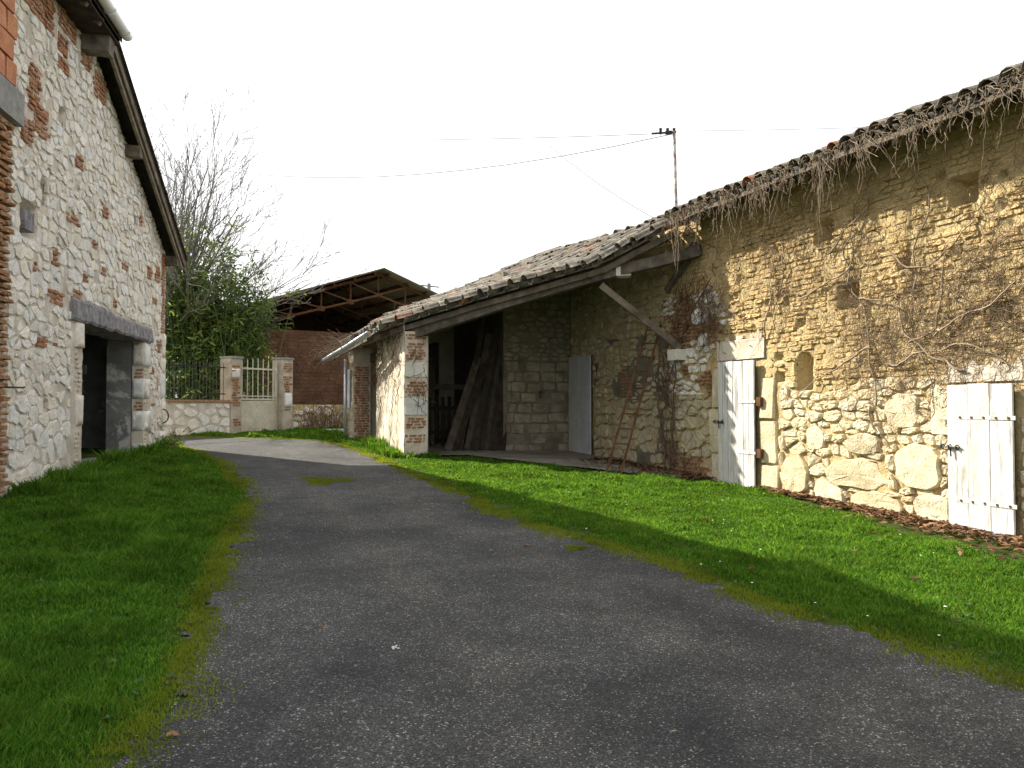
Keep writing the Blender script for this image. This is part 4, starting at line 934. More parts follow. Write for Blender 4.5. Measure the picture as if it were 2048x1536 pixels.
for sgn in (-1, 1):
    nsh = 11
    for k in range(nsh):                # corrugated sheets side by side along the ridge
        w0 = .45 - (DEP + .6) * k / nsh; w1 = .45 - (DEP + .6) * (k + 1) / nsh + .02; V = []; Fc = []; nc = 14
        for (d0) in (0, 1):
            for i in range(nc + 1):
                w = w0 + (w1 - w0) * i / nc; h_ = .022 * math.cos(math.pi * i) + k % 2 * .006
                dd = -.02 if d0 == 0 else hw + .45
                V.append(HW.P(hw + sgn * dd, ZP + .10 - rs * dd + h_, w))
        for i in range(nc): Fc.append((i, i + 1, nc + 2 + i, nc + 1 + i))
        m0 = len(V); V += [v_ + Vector((0, 0, .012)) for v_ in V]; Fc += [tuple(x + m0 for x in f[::-1]) for f in Fc]
        Fc.append((0, nc + 1, nc + 1 + m0, m0)); Fc.append((nc, m0 + nc, m0 + 2 * nc + 1, 2 * nc + 1))
        for i in range(nc): Fc += [(i, m0 + i, m0 + i + 1, i + 1), (nc + 1 + i, nc + 2 + i, m0 + nc + 2 + i, m0 + nc + 1 + i)]
        mk('roof_sheet', V, Fc, M['fibre'], hang)
    for k in range(6):
        dd = .3 + k * hw / 5.6; p = HW.P(hw + sgn * dd, ZP - rs * dd + .02, .3)
        MB().bar(p, p + e2 * (DEP + .2), .06, .10).build('purlin', M['rust'], hang)
    for w in (-.05, -4.0, -8.0):
        T = lambda dd, dz: HW.P(hw + sgn * dd, ZP - rs * dd + dz, w)
        MB().bar(T(0, -.05), T(hw, -.05), .07, .09).build('top_chord', M['rust'], hang)
        MB().bar(T(0, -.85), T(hw, -.62), .06, .07).build('bottom_chord', M['rust'], hang)
        nn = 4
        for k in range(nn):
            d0, d1 = hw * k / nn, hw * (k + 1) / nn
            if k or sgn > 0: MB().bar(T(d0, -.05), T(d0, -.85 + .23 * k / nn), .05, .05, up=(1, 0, 0)).build('strut', M['rust'], hang)
            MB().bar(T(d1, -.08), T(d0, -.83 + .23 * k / nn), .05, .05).build('diagonal', M['rust'], hang)
            if w > -1: MB().box(T(d0, -.85 + .23 * k / nn) , e1 * .13, e2 * .012, (0, 0, .09)).build('gusset_plate', M['rust'], hang)
for u in (.06, 2 * hw - .06): MB().box(HW.P(u, (hg + ZE) / 2, .02), e1 * .08, e2 * .08, (0, 0, (ZE - hg) / 2)).build('post', M['rust'], hang)

# utility pole behind the hangar
up_ = at(858, 640, 48); ut = at(858, 567, 48)
pole = thing('utility_pole', (up_.x, up_.y, gz(up_.x, up_.y)), 'concrete utility pole showing above the hangar roof', 'utility pole')
MB().tube([(up_.x, up_.y, gz(up_.x, up_.y)), (ut.x, ut.y, ut.z)], [.17, .10], 8).build('post', M['concrete'], pole)
MB().bar(ut + Vector((-.6, 0, -.1)), ut + Vector((.6, 0, -.22)), .06, .06).build('crossarm', M['iron'], pole)

# mast fixed to the barn eave, with crossarm and cables
m0 = BW.P(5.9, 4.2, .45); mt = at(1348, 262, m0.y); mbz = at(1355, 512, m0.y)
mast = thing('cable_mast', mbz, 'thin peeling metal mast fixed to the barn eave', 'mast')
MB().tube([mbz, mt], .030, 7).build('pole', M['mast'], mast, True)
MB().bar(mt + Vector((-.42, 0, -.05)), mt + Vector((.04, 0, -.02)), .03, .03).build('crossarm', M['iron'], mast)
for dx in (-.25, -.12, 0): MB().tube([mt + Vector((dx, 0, -.06)), mt + Vector((dx, 0, .05))], [.025, .03], 6).build('insulator', M['iron'], mast)
MB().box(mt + Vector((-.1, 0, -.03)), (.06, 0, 0), (0, .03, 0), (0, 0, .03)).build('bracket', M['iron'], mast)
def wire(a, b, sag, label, r=.006, n=16):
    r *= 1.1
    o = MB().tube([a.lerp(b, k / n) - Vector((0, 0, sag * 4 * (k / n) * (1 - k / n))) for k in range(n + 1)], r, 4).build('overhead_wire', M['wire']); tag(o, label, 'wire', 'overhead wires')
wire(at(200, 258, 30), at(1300, 268, 16), .25, 'upper overhead wire running from the bare tree to the mast', .006)
wire(at(200, 282, 26), at(1345, 268, m0.y), 1.0, 'sagging overhead wire crossing the sky below the upper one', .007)
wire(at(1100, 292, 18), BW.P(4.7, 4.28, .03), .18, 'thin cable dropping from the overhead wire to the barn wall', .006)
wire(mt, at(2300, 230, 12), .05, 'faint overhead wire running from the mast above the barn roof', .004)

# ------------------------------------------------------------------ under the porch: ladder, planks, rail
ld = thing('ladder', gp(1224, 949), 'rusty narrow ladder leaning against the porch wall', 'ladder')
la, lb = gp(1212, 948), gp(1235, 950); ta, tb = BW.P(6.8, 3.3, .12), BW.P(6.6, 2.98, .12)
la = Vector((la.x, la.y, gz(la.x, la.y))); lb = la + Vector((.25, -.09, -.01))
tb = ta + Vector((.23, -.10, 0))
for a, c in ((la, ta), (lb, tb)): MB().bar(a, c, .03, .04, up=(1, 0, 0)).build('rail', M['rust'], ld)
for k in range(1, 11): MB().tube([la.lerp(ta, k / 11), lb.lerp(tb, k / 11)], .014, 6).build('rung', M['rust'], ld)
pb = PT.P(PTL + .5, 0)
wid = ['wide', 'narrow', 'split', 'short', 'long', 'bowed', 'slim', 'rough', 'thick', 'thin', 'stained', 'square']
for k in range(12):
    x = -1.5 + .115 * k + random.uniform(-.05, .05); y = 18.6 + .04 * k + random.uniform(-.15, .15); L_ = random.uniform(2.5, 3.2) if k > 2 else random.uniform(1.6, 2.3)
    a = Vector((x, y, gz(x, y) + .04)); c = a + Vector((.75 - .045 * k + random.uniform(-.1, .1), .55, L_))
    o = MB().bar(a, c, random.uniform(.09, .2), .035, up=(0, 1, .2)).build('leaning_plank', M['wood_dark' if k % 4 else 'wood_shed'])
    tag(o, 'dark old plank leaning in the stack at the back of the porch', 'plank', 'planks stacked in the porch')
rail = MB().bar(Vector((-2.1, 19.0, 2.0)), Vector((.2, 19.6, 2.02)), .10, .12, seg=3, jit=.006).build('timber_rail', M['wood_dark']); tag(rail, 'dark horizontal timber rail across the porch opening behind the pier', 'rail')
pk = thing('picket_panel', (-1.9, 20.0, gz(-2, 20)), 'dark picket fence panel stored behind the brick pier', 'fence')
for k in range(7): MB().box((-2.35 + .16 * k, 19.9 + .03 * k, gz(-2, 20) + .62 + .02 * (k % 2)), (.045, .01, 0), (0, .012, 0), (0, 0, .6)).build('picket', M['wood_dark'], pk)
for v in (.35, .95): MB().bar(Vector((-2.45, 19.93, gz(-2, 20) + v)), Vector((-1.3, 20.14, gz(-2, 20) + v)), .03, .08).build('rail', M['wood_dark'], pk)
for k in range(4): mk('plank', *_boxV(PK, .9 + .3 * k, 1.17 + .3 * k, .6, 2.5 + .1 * (k % 2), .1, .13), M['whitestone'], bkw)

# ------------------------------------------------------------------ creepers
def stem_path(wall, u, v, du, dv, n, step, wig, w0=.03, grav=0):
    pts = []; a = math.atan2(dv, du)
    for k in range(n):
        pts.append(wall.P(u, v, w0 + .02 * math.sin(k * .9 + u * 5) + random.uniform(0, .012))); a += random.gauss(0, wig); u += math.cos(a) * step; v += math.sin(a) * step + grav
    return pts
cr = thing('creeper', BW.P(1.0, BW.g(1)), 'bare brown creeper spread over the sunlit earth brick wall', 'creeper')
big_st = [(1.15, 1.55, .25, 1, 26), (.6, 2.35, -1, .35, 20), (1.0, 2.1, -1, .1, 26), (1.2, 2.3, 1, .7, 26), (2.6, 3.15, -1, .02, 36), (.9, 3.5, -1, -.1, 24), (2.0, 3.7, -1, .25, 22), (1.4, 3.0, -1, .1, 30), (.2, 2.4, -1, .3, 22), (-.2, 1.95, 1, .25, 20), (1.25, 1.55, .1, -1, 10), (3.0, 3.3, .1, 1, 16), (.5, 3.0, .1, 1, 24), (1.6, 3.2, 0, 1, 22), (3.4, 2.6, -.1, 1, 20)]
for (u, v, du, dv, n) in big_st:
    p = stem_path(BW, u, v, du, dv, n, .075, .22, .06); MB().tube(p, [.014 * (1 - .6 * k / n) for k in range(n)], 5).build('stem', M['vine'], cr, True)
mb = MB(); dens = [((-1.3, 1.6), (2.1, 3.0), 420), ((-1.5, 3.4), (2.8, 4.3), 340), ((-1.2, 1.6), (1.5, 2.3), 70), ((2.6, 4.9), (2.7, 4.3), 110), ((.9, 1.4), (1.3, 2.3), 34), ((-1, 3.0), (4.1, 4.7), 40), ((-1.5, 0.5), (1.2, 2.3), 30), ((-.9, 0), (.15, .6), 16), ((-1.4, 2.0), (2.3, 3.4), 170)]
for (ur, vr, n) in dens:
    for _ in range(n):
        L_ = random.randint(8, 24); p = stem_path(BW, random.uniform(*ur), random.uniform(*vr), random.uniform(-1, 1), random.uniform(-.9, .7), L_, .05, .35, .045)
        r = random.uniform(.002, .0045); mb.tube(p, [r * (1 - .5 * k / L_) for k in range(L_)], 3, False)
mb.build('twigs', M['vine_mid'], cr, False, 'stuff')
cr2 = thing('creeper', BW.P(5.9, BW.g(5.9)), 'dark tangled creeper climbing from the leaf litter beside the ladder', 'creeper')
for (u, v, du, dv, n) in [(6.15, .35, -.02, 1, 34), (6.3, .35, .02, 1, 30), (6.05, .4, .05, 1, 28), (5.8, 2.8, -.6, 1, 18), (5.9, 2.9, .2, 1, 14)]:
    p = stem_path(BW, u, v, du, dv, n, .085, .12, .08); MB().tube(p, [.02 * (1 - .6 * k / n) for k in range(n)], 5).build('stem', M['vine_dark'], cr2, True)
mb = MB()
for (ur, vr, n) in [((5.9, 6.5), (.5, 2.9), 110), ((4.7, 6.0), (2.9, 3.85), 110), ((4.4, 5.2), (2.6, 3.6), 40), ((5.2, 6.2), (.3, .6), 30)]:
    for _ in range(n):
        L_ = random.randint(7, 16); p = stem_path(BW, random.uniform(*ur), random.uniform(*vr), random.uniform(-.5, .5), random.choice((-1, -1, 1)), L_, .05, .35, .07); r = random.uniform(.004, .008)
        mb.tube(p, [r * (1 - .5 * k / L_) for k in range(L_)], 3, False)
mb.build('twigs', M['vine_dark'], cr2, False, 'stuff')
hc = thing('hanging_creeper', BW.P(1, EZ, ES), 'dry creeper strands hanging in a fringe from the barn eave', 'creeper')
for k in range(300):
    u = random.uniform(-2.2, 5.6); u = u if random.random() < .4 else round(u * 1.4) / 1.4 + random.gauss(0, .1); L_ = abs(random.gauss(0, .40)) + .12; p = MS(random.uniform(.0, .35), u) + Vector((0, 0, .08)); pts = [p]
    q = MS(-.06 - random.uniform(0, .05), u + random.uniform(-.1, .1)) + Vector((0, 0, .06)); pts.append(q); n = 9; dx = random.gauss(0, .02)
    for j in range(n): q = q + BW.du * (dx + random.gauss(0, .018)) + BW.n * random.gauss(0, .01) - Vector((0, 0, L_ / n)); pts.append(q)
    b_ = MB(); r = random.uniform(.003, .0058); b_.tube(pts, [r * (1 - .55 * j / len(pts)) for j in range(len(pts))], 4, False)
    for j in (4, 6, 8):
        if random.random() < .5: b_.tube([pts[j], pts[j] + BW.du * random.uniform(-.09, .09) - Vector((0, 0, random.uniform(.03, .12)))], [r * .6, r * .3], 3, False)
    b_.build('strand', M['vine'], hc)
mb = MB()
for k in range(260):
    u = random.uniform(-2.5, 5.6); t = random.uniform(-.05, .5); pts = [MS(t, u) + Vector((0, 0, .10))]
    for j in range(7): u += random.uniform(-.1, .1); t -= random.uniform(-.04, .07); pts.append(MS(max(t, -.08), u) + Vector((0, 0, .09 + random.uniform(-.02, .05))))
    mb.tube(pts, .005, 3, False)
mb.build('twigs', M['vine'], hc, False, 'stuff')
cp = thing('creeper', PL.P(1.5, pz), 'fine bare creeper twigs on the whitewashed side and front of the pier', 'creeper')
for (u, n) in ((.5, 30), (1.4, 34), (2.3, 32), (3.0, 30)):
    p = stem_path(PL, u, pz + .1, random.uniform(-.1, .1), 1, n, .085, .15, .04); MB().tube(p, [.006 * (1 - .6 * k / n) for k in range(n)], 4).build('stem', M['vine'], cp, True)
mb = MB()
for _ in range(210):
    L_ = random.randint(6, 16); v = 3.3 - abs(random.gauss(0, .9)); p = stem_path(PL, random.uniform(.1, 3.6), max(pz + .2, v), random.uniform(-.6, .6), random.choice((-1, 1)), L_, .045, .3, .04); mb.tube(p, random.uniform(.003, .006), 3, False)
for _ in range(26):
    L_ = random.randint(6, 14); p = stem_path(PF, random.uniform(.15, .45), random.uniform(1.5, 2.95), random.uniform(-.4, .4), random.choice((-1, 1)), L_, .045, .35, .04); mb.tube(p, random.uniform(.003, .006), 3, False)
mb.build('twigs', M['vine_dark'], cp, False, 'stuff')

# ------------------------------------------------------------------ trees, bamboo, brambles
def rot_dir(d, ang, az):
    d = d.normalized(); a = d.cross(Vector((0, 0, 1)) if abs(d.z) < .95 else Vector((1, 0, 0))).normalized(); b = d.cross(a)
    return (d * math.cos(ang) + (a * math.cos(az) + b * math.sin(az)) * math.sin(ang)).normalized()
def bare_tree(base, label):
    t = thing('bare_tree', base, label, 'tree')
    trunk = MB(); pts = [base + Vector((0.05 * k, 0, .55 * k)) for k in range(6)]; trunk.tube(pts, [.34 - .03 * k for k in range(6)], 9); trunk.build('trunk', M['bark'], t, True)
    limbs = []; fine = MB()
    def shoot(p, d, L, r, lev, out):
        n = 7 if lev < 2 else 5; pts = [p]; q = p; dd = d
        for k in range(n): dd = (dd + Vector((random.gauss(0, .085), random.gauss(0, .06), .045 + random.gauss(0, .06)))).normalized(); q = q + dd * (L / n); pts.append(q)
        out.tube(pts, [max(.0066, r * (1 - .72 * k / n)) for k in range(n + 1)], 5 if lev < 2 else 3, False)
        if lev < 4:
            for k in range(2 if lev else 2, n + 1):
                for _ in range((2, 2, 2, 1)[lev]):
                    if random.random() < (.8, .8, .7, .45)[lev]:
                        f = k / n; shoot(pts[k], rot_dir((pts[k] - pts[k - 1]), random.uniform(.22, .6), random.uniform(0, 6.28)), L * random.uniform(.32, .52) * (1.1 - .4 * f), r * (1 - .72 * f) * .62, lev + 1, fine)
    top = pts[-1]
    for k in range(32):
        az = random.uniform(-1.3, .45) if random.random() < .8 else random.uniform(1.2, 2.6); inc = random.uniform(.02, 1.5)
        if inc > .85: az = random.uniform(-1.2, -.15)
        d = Vector((math.sin(inc) * math.cos(az), math.sin(inc) * math.sin(az) * .8, math.cos(inc)))
        o = MB(); shoot(base + Vector((0, 0, random.uniform(1.8, 3.2))), d, random.uniform(4.7, 7.0) * (1.0 if inc < .5 else 1.1 if inc < 1.1 else .92), .055, 1, o); o.build('limb', M['bark'], t, True)
    fine.build('twigs', M['twig'], t, False, 'stuff')
bare_tree(Vector((-12.6, 28.2, gz(-12, 27))), 'large leafless tree with fanned thin branches behind the left building')
def leaves(n, sampler, size, mat, name, parent, droop=.5):
    P = []; A = []
    V = np.zeros((n, 4, 3)); rnd = RNG.random(n)
    for i in range(n):
        p = sampler(); d = Vector((random.gauss(0, 1), random.gauss(0, 1), -droop + random.gauss(0, .6))).normalized(); s = d.cross(Vector((random.gauss(0, 1), random.gauss(0, 1), random.gauss(0, 1)))).normalized()
        L = size * random.uniform(.6, 1.4); w = L * .13
        V[i] = [p, p + d * L * .45 + s * w, p + d * L, p + d * L * .45 - s * w]
    return mk(name, V.reshape(-1, 3), np.arange(n * 4).reshape(n, 4), mat, parent, False, 'stuff', {'rnd': np.repeat(rnd, 4)})
def bamboo(name, label, spots, nleaf, mat, group=None, size=.2):
    b0 = spots[0]; t = thing(name, Vector((b0[0], b0[1], gz(b0[0], b0[1]))), label, 'bamboo', group); paths = []
    for (x, y, H, n, sp) in spots:
        for _ in range(n):
            xx, yy = x + random.gauss(0, sp), y + random.gauss(0, sp * .6); h = H * random.uniform(.62, 1.0); lean = Vector((random.gauss(0, .09), random.gauss(0, .06), 0)); pts = []
            for k in range(9): f = k / 8; pts.append(Vector((xx, yy, gz(xx, yy) + h * f)) + lean * h * f ** 2 * 1.6 - Vector((0, 0, .10 * h * f ** 3 * lean.length * 6)))
            MB().tube(pts, [.022 * (1 - .8 * k / 8) for k in range(9)], 5).build('cane', M['cane'], t); paths.append((pts, h))
    def samp():
        pts, h = random.choice(paths); f = random.random() ** .8 * .86 + .14; k = min(7, int(f * 8)); q = pts[k].lerp(pts[k + 1], f * 8 - k); r = .16 + .42 * (1 - f) ** .6 * h / 6
        c = samp.c
        if samp.n <= 0: samp.n = random.randint(6, 14); samp.c = q + Vector((random.gauss(0, r), random.gauss(0, r), random.gauss(0, .15)))
        samp.n -= 1
        return samp.c + Vector((random.gauss(0, .10), random.gauss(0, .10), random.gauss(0, .08)))
    samp.n = 0; samp.c = Vector()
    leaves(nleaf, samp, size, mat, 'foliage', t, .5)
def X(px, Y): return (px - 1024) / F * Y
bamboo('bamboo_clump', 'tall dense dark green bamboo beside the left building corner', [(X(345, 26.5), 26.5, 7.2, 12, .35), (X(390, 26.3), 26.3, 7.2, 12, .4), (X(320, 27), 27, 7.4, 8, .4)], 11000, M['bamboo_leaf'], 'bamboo clumps')
bamboo('bamboo_clump', 'rounded dark green bamboo clump behind the railing nearest the gate', [(X(440, 26), 26, 5.8, 13, .38), (X(478, 26.3), 26.3, 5.0, 10, .3), (X(415, 26.2), 26.2, 5.2, 8, .4)], 10500, M['bamboo_leaf'], 'bamboo clumps')
bamboo('bamboo_clump', 'light yellow green wispy bamboo rising above the dark clumps', [(X(375, 25.9), 25.9, 7.6, 9, .4), (X(450, 25.8), 25.8, 6.0, 7, .4), (X(530, 26.4), 26.4, 5.2, 3, .4)], 4200, M['pale_leaf'], 'bamboo clumps', .2)
br = thing('bramble_bush', gp(650, 862), 'dry leafless bramble thicket against the low wall by the trough', 'bush')
mb = MB()
for _ in range(150):
    c = FW.P(gl + random.uniform(.2, 2.4), GG + .05, random.uniform(.05, .5)); a = random.uniform(0, 6.28); L_ = random.uniform(.5, 1.7); pts = []
    for k in range(8): f = k / 7; pts.append(c + Vector((math.cos(a) * L_ * .4 * f, math.sin(a) * L_ * .2 * f, L_ * (f - .55 * f * f) * 1.3)) + Vector((random.gauss(0, .02), random.gauss(0, .02), random.gauss(0, .02))))
    mb.tube(pts, .006, 3, False)
mb.build('twigs', M['vine_dark'], br, False, 'stuff')
er = thing('creeper', G1, 'small bare creeper sprouting over the far end of the zinc gutter', 'creeper'); mb = MB()
for _ in range(60):
    c = G0.lerp(G2, random.uniform(.35, 1.05)) + Vector((random.uniform(-.1, .3), 0, .1)); a = random.gauss(math.pi, .9); pts = [c]; q = c; d = Vector((math.cos(a), .2, random.uniform(-.2, .9))).normalized()
    for k in range(7): d = (d + Vector((random.gauss(0, .25), random.gauss(0, .2), random.gauss(-.12, .2)))).normalized(); q = q + d * .09; pts.append(q)
    mb.tube(pts, .004, 3, False)
mb.build('twigs', M['vine'], er, False, 'stuff')
leaves(150, lambda: BW.P(random.uniform(-1.4, 5.4), random.uniform(2.2, 4.2), .08), .09, M['dry_leaf'], 'dry_leaves', cr, .5)
leaves(90, lambda: BW.P(random.gauss(5.5, .5), random.uniform(2.7, 3.8), .1), .10, M['dry_leaf'], 'dry_leaves', cr2, .5)
# weed by the corner of the left building
wp = gp(345, 902); wd = thing('weed_plant', wp, 'yellow green leafy weed growing at the foot of the left building corner', 'plant')
for k in range(6):
    a = random.uniform(0, 6.28); top = wp + Vector((math.cos(a) * .18, math.sin(a) * .15, random.uniform(.25, .5))); MB().tube([wp, wp.lerp(top, .5) + Vector((0, 0, .04)), top], .006, 4).build('stalk', M['cane'], wd)
leaves(150, lambda: wp + Vector((random.gauss(0, .14), random.gauss(0, .12), abs(random.gauss(.18, .14)))), .10, M['weed'], 'foliage', wd, 0)

# ------------------------------------------------------------------ grass, litter, grit
def gzv(x, y): return .017 - .026 * np.clip(x, -14, 14) + .024 * np.clip(y, -10, 34)
def vnoise(x, y, s):
    xi = np.floor(x * s).astype(int); yi = np.floor(y * s).astype(int); fx = x * s - xi; fy = y * s - yi
    h = lambda a, b: np.modf(np.abs(np.sin(a * 127.1 + b * 311.7) * 43758.5453))[0]
    fx = fx * fx * (3 - 2 * fx); fy = fy * fy * (3 - 2 * fy)
    return (h(xi, yi) * (1 - fx) + h(xi + 1, yi) * fx) * (1 - fy) + (h(xi, yi + 1) * (1 - fx) + h(xi + 1, yi + 1) * fx) * fy
ROADP = np.array(road_poly)
def dist_line(x, y, L):
    d = np.full(len(x), 1e9)
    for (ax, ay), (bx, by) in zip(L, L[1:]):
        vx, vy = bx - ax, by - ay; t = np.clip(((x - ax) * vx + (y - ay) * vy) / (vx * vx + vy * vy + 1e-9), 0, 1); d = np.minimum(d, np.hypot(x - ax - t * vx, y - ay - t * vy))
    return d
def grass(name, label, poly, dens, height, seed, edge, edge_dry=.35, width=1.0):
    """blades over a polygon; density falls with distance while blades widen"""
    rng = np.random.default_rng(seed); P = np.array(poly); x0, y0 = P.min(0); x1, y1 = P.max(0); n = int((x1 - x0) * (y1 - y0) * dens)
    x = rng.uniform(x0, x1, n); y = rng.uniform(y0, y1, n); D = np.hypot(x, y); lim = np.clip((4.5 / np.maximum(D, 1.5)) ** 1.15, 0, 1)
    ok = inside(x, y, P) & (rng.random(n) < lim) & (y > 1.2) & (np.abs(x) / y < .72)
    x, y, D = x[ok], y[ok], D[ok]; de = dist_line(x, y, edge); cl = vnoise(x, y, 2.3) * .6 + vnoise(x + 9, y, 7) * .4
    ok = rng.random(len(x)) < np.clip(.25 + de * 2.2, 0, 1) * np.clip(cl * 1.6 + .2, .25, 1); x, y, D, de, cl = x[ok], y[ok], D[ok], de[ok], cl[ok]; n = len(x)
    h = height * (.25 + 1.5 * cl ** 1.5) * (.65 + .8 * vnoise(x + 4, y + 2, .8)) * rng.uniform(.5, 1.3, n) * np.clip(.22 + de * 1.5, 0, 1); w = .0030 * width * (1 + .35 * np.maximum(D - 2.5, 0)) * rng.uniform(.7, 1.3, n)
    w = np.minimum(w, h * .35)
    a = rng.uniform(0, 2 * np.pi, n); lx, ly = np.cos(a), np.sin(a); f = rng.uniform(0, 2 * np.pi, n); sx, sy = np.cos(f), np.sin(f); ln = rng.uniform(.15, .75, n) * h
    z = gzv(x, y) - .01; V = np.empty((n, 5, 3))
    for k, (t, b, ww) in enumerate(((0, 0, -1), (0, 0, 1), (.6, .35, .7), (.6, .35, -.7), (1, 1, 0))):
        V[:, k, 0] = x + lx * ln * b + sx * w * ww; V[:, k, 1] = y + ly * ln * b + sy * w * ww; V[:, k, 2] = z + h * t * (1 - .15 * b)
    I = (np.arange(n) * 5)[:, None]; tri = np.concatenate([I + [0, 1, 2], I + [0, 2, 3], I + [3, 2, 4]])
    dry = np.clip(1.05 - de / (edge_dry * (.25 + 1.7 * vnoise(x, y, 1.1))), 0, 1) * (.5 + .5 * rng.random(n)) + (rng.random(n) < .05) * .5 + .25 * np.clip(vnoise(x, y, .8) - .55, 0, 1)
    o = mk(name, V.reshape(-1, 3), tri, M['grass'], None, False, 'stuff', {'rnd': np.repeat(np.clip(rng.random(n) * .8 + .2 * cl, 0, 1), 5), 'dry': np.repeat(np.clip(dry, 0, 1), 5)}); tag(o, label, 'grass')
    return n
def xy(p): return (p.x, p.y)
left_poly = [p for p in RLw if -1 < p[1] and p[0] > -9.4] + [xy(LW.P(.6, 0, .3)), xy(LW.P(.05, 0, .02)), xy(LW.P(-8, 0, .03)), xy(LW.P(-14, 0, .03)), (-5, -1)]
right_poly = [p for p in RRw if -1 < p[1] < 19.5][::-1]
right_poly = right_poly[::-1] + [xy(PL.P(plen + 1, 0, .05)), xy(PL.P(0, 0, .04)), xy(PF.P(-.03, 0, .05)), xy(PF.P(pw + .1, 0, .05)), xy(PF.P(pw + .9, 0, .25)), xy(BW.P(5.3, 0, 1.15)), xy(BW.P(4.6, 0, .25)), xy(BW.P(3.4, 0, .12)), xy(BW.P(2.4, 0, .35)), xy(BW.P(1.2, 0, .6)), xy(BW.P(.2, 0, .85)), xy(BW.P(-1, 0, 1.05)), xy(BW.P(-4, 0, 1.2)), (7.5, -1)]
far_poly = [(-14, 21.5), (-8.4, 21.3), (-6.4, 21.4), (-5.0, 21.2), (-3.9, 19.3), xy(PL.P(plen + .6, 0, .05)), xy(P2L.P(0, 0, .05)), xy(P2L.P(1.7, 0, .05)), xy(FW.P(gl + 2.3, 0, .05)), xy(FW.P(0, 0, .08)), xy(FW.P(-UW, 0, .06))]
n1 = grass('grass', 'dark lush grass on the shaded bank below the left building', left_poly, 15000, .120, 1, RL, .16, .72)
n2 = grass('grass', 'bright green mown grass strip between the drive and the barn', right_poly, 13000, .066, 2, RR, .25, .72)
n3 = grass('grass', 'sunlit grass bank in front of the gate', far_poly, 6000, .12, 3, RR[12:], .3)
print('blades', n1, n2, n3)
def patch_moss(cx, cy, rx, ry, label, seed, n):
    rng = np.random.default_rng(seed); a = rng.uniform(0, 2 * np.pi, n); r = np.sqrt(rng.random(n)) * (.75 + .35 * np.sin(a * 3 + seed)); x = cx + np.cos(a) * r * rx; y = cy + np.sin(a) * r * ry
    h = rng.uniform(.008, .03, n); w = .006; V = np.empty((n, 3, 3)); f = rng.uniform(0, 6.28, n); z = gzv(x, y) + .004
    V[:, 0] = np.c_[x - np.cos(f) * w, y - np.sin(f) * w, z]; V[:, 1] = np.c_[x + np.cos(f) * w, y + np.sin(f) * w, z]; V[:, 2] = np.c_[x + rng.normal(0, .01, n), y + rng.normal(0, .01, n), z + h]
    o = mk('moss', V.reshape(-1, 3), np.arange(3 * n).reshape(n, 3), M['grass'], None, False, 'stuff', {'rnd': np.repeat(rng.random(n), 3), 'dry': np.repeat(rng.uniform(.5, 1, n), 3)}); tag(o, label, 'moss')
for k, (px, py, rx, ry, lb, n) in enumerate([(650, 963, .42, .55, 'larger yellow green moss patch on the drive near the porch', 4200), (1150, 1098, .12, .12, 'small yellow green moss patch on the drive near the right lawn', 900)]):
    c = gp(px, py); patch_moss(c.x, c.y, rx, ry, lb, k, n)
def moss_edge(name, L, side, label, seed, n, x0=-9.0, spread=.09):
    rng = np.random.default_rng(seed); S = [(a, b) for a, b in zip(L, L[1:]) if a[1] > .5 and a[0] > x0 and a[1] < 22]; lens = np.array([math.hypot(b[0] - a[0], b[1] - a[1]) / max(2, math.hypot(*a)) for a, b in S]); pick = rng.choice(len(S), n, p=lens / lens.sum())
    A = np.array([a for a, b in S])[pick]; B = np.array([b for a, b in S])[pick]; t = rng.random(n)[:, None]; Q = A + (B - A) * t; d = (B - A) / np.linalg.norm(B - A, axis=1)[:, None]; off = rng.normal(-.05, 1, n) * spread * (.3 + 1.2 * vnoise(Q[:, 0], Q[:, 1], 2.5))
    x = Q[:, 0] - d[:, 1] * off * side; y = Q[:, 1] + d[:, 0] * off * side; D = np.hypot(x, y); ok = vnoise(x, y, 5) > .35; x, y, D = x[ok], y[ok], D[ok]; n = len(x)
    h = rng.uniform(.006, .028, n); w = .0035 * (1 + .3 * np.maximum(D - 2.5, 0)); f = rng.uniform(0, 6.28, n); z = gzv(x, y) + .004; V = np.empty((n, 3, 3))
    V[:, 0] = np.c_[x - np.cos(f) * w, y - np.sin(f) * w, z]; V[:, 1] = np.c_[x + np.cos(f) * w, y + np.sin(f) * w, z]; V[:, 2] = np.c_[x + rng.normal(0, .008, n), y + rng.normal(0, .008, n), z + h]
    o = mk(name, V.reshape(-1, 3), np.arange(3 * n).reshape(n, 3), M['grass'], None, False, 'stuff', {'rnd': np.repeat(rng.random(n), 3), 'dry': np.repeat(rng.uniform(.45, 1, n), 3)}); tag(o, label, 'moss')
moss_edge('moss', RL, 1, 'yellow green moss creeping onto the drive along the left bank', 5, 26000)
moss_edge('moss', RR, -1, 'yellow green moss creeping onto the drive along the right lawn', 6, 26000)
def litter(name, label, fn, n, size, mat, lift=.0):
    V = []; rr = []
    for _ in range(n):
        x, y = fn(); s = size * random.uniform(.5, 1.3); a = random.uniform(0, 6.28); d = Vector((math.cos(a), math.sin(a), random.uniform(-.25, .35))) * s; e = Vector((-math.sin(a), math.cos(a), random.uniform(-.4, .4))) * s * random.uniform(.3, .5)
        p = Vector((x, y, gz(x, y) + .012 + random.random() * lift)); up_ = Vector((0, 0, s * random.uniform(.1, .4)))
        V += [p - d * .9, p + e * .8 + up_ - d * .2, p + d + up_ * .5, p - e * .8 + up_ - d * .1]; rr += [random.random()] * 4
    o = mk(name, V, np.arange(len(V)).reshape(-1, 4), mat, None, False, 'stuff', {'rnd': rr}); tag(o, label, 'leaves')
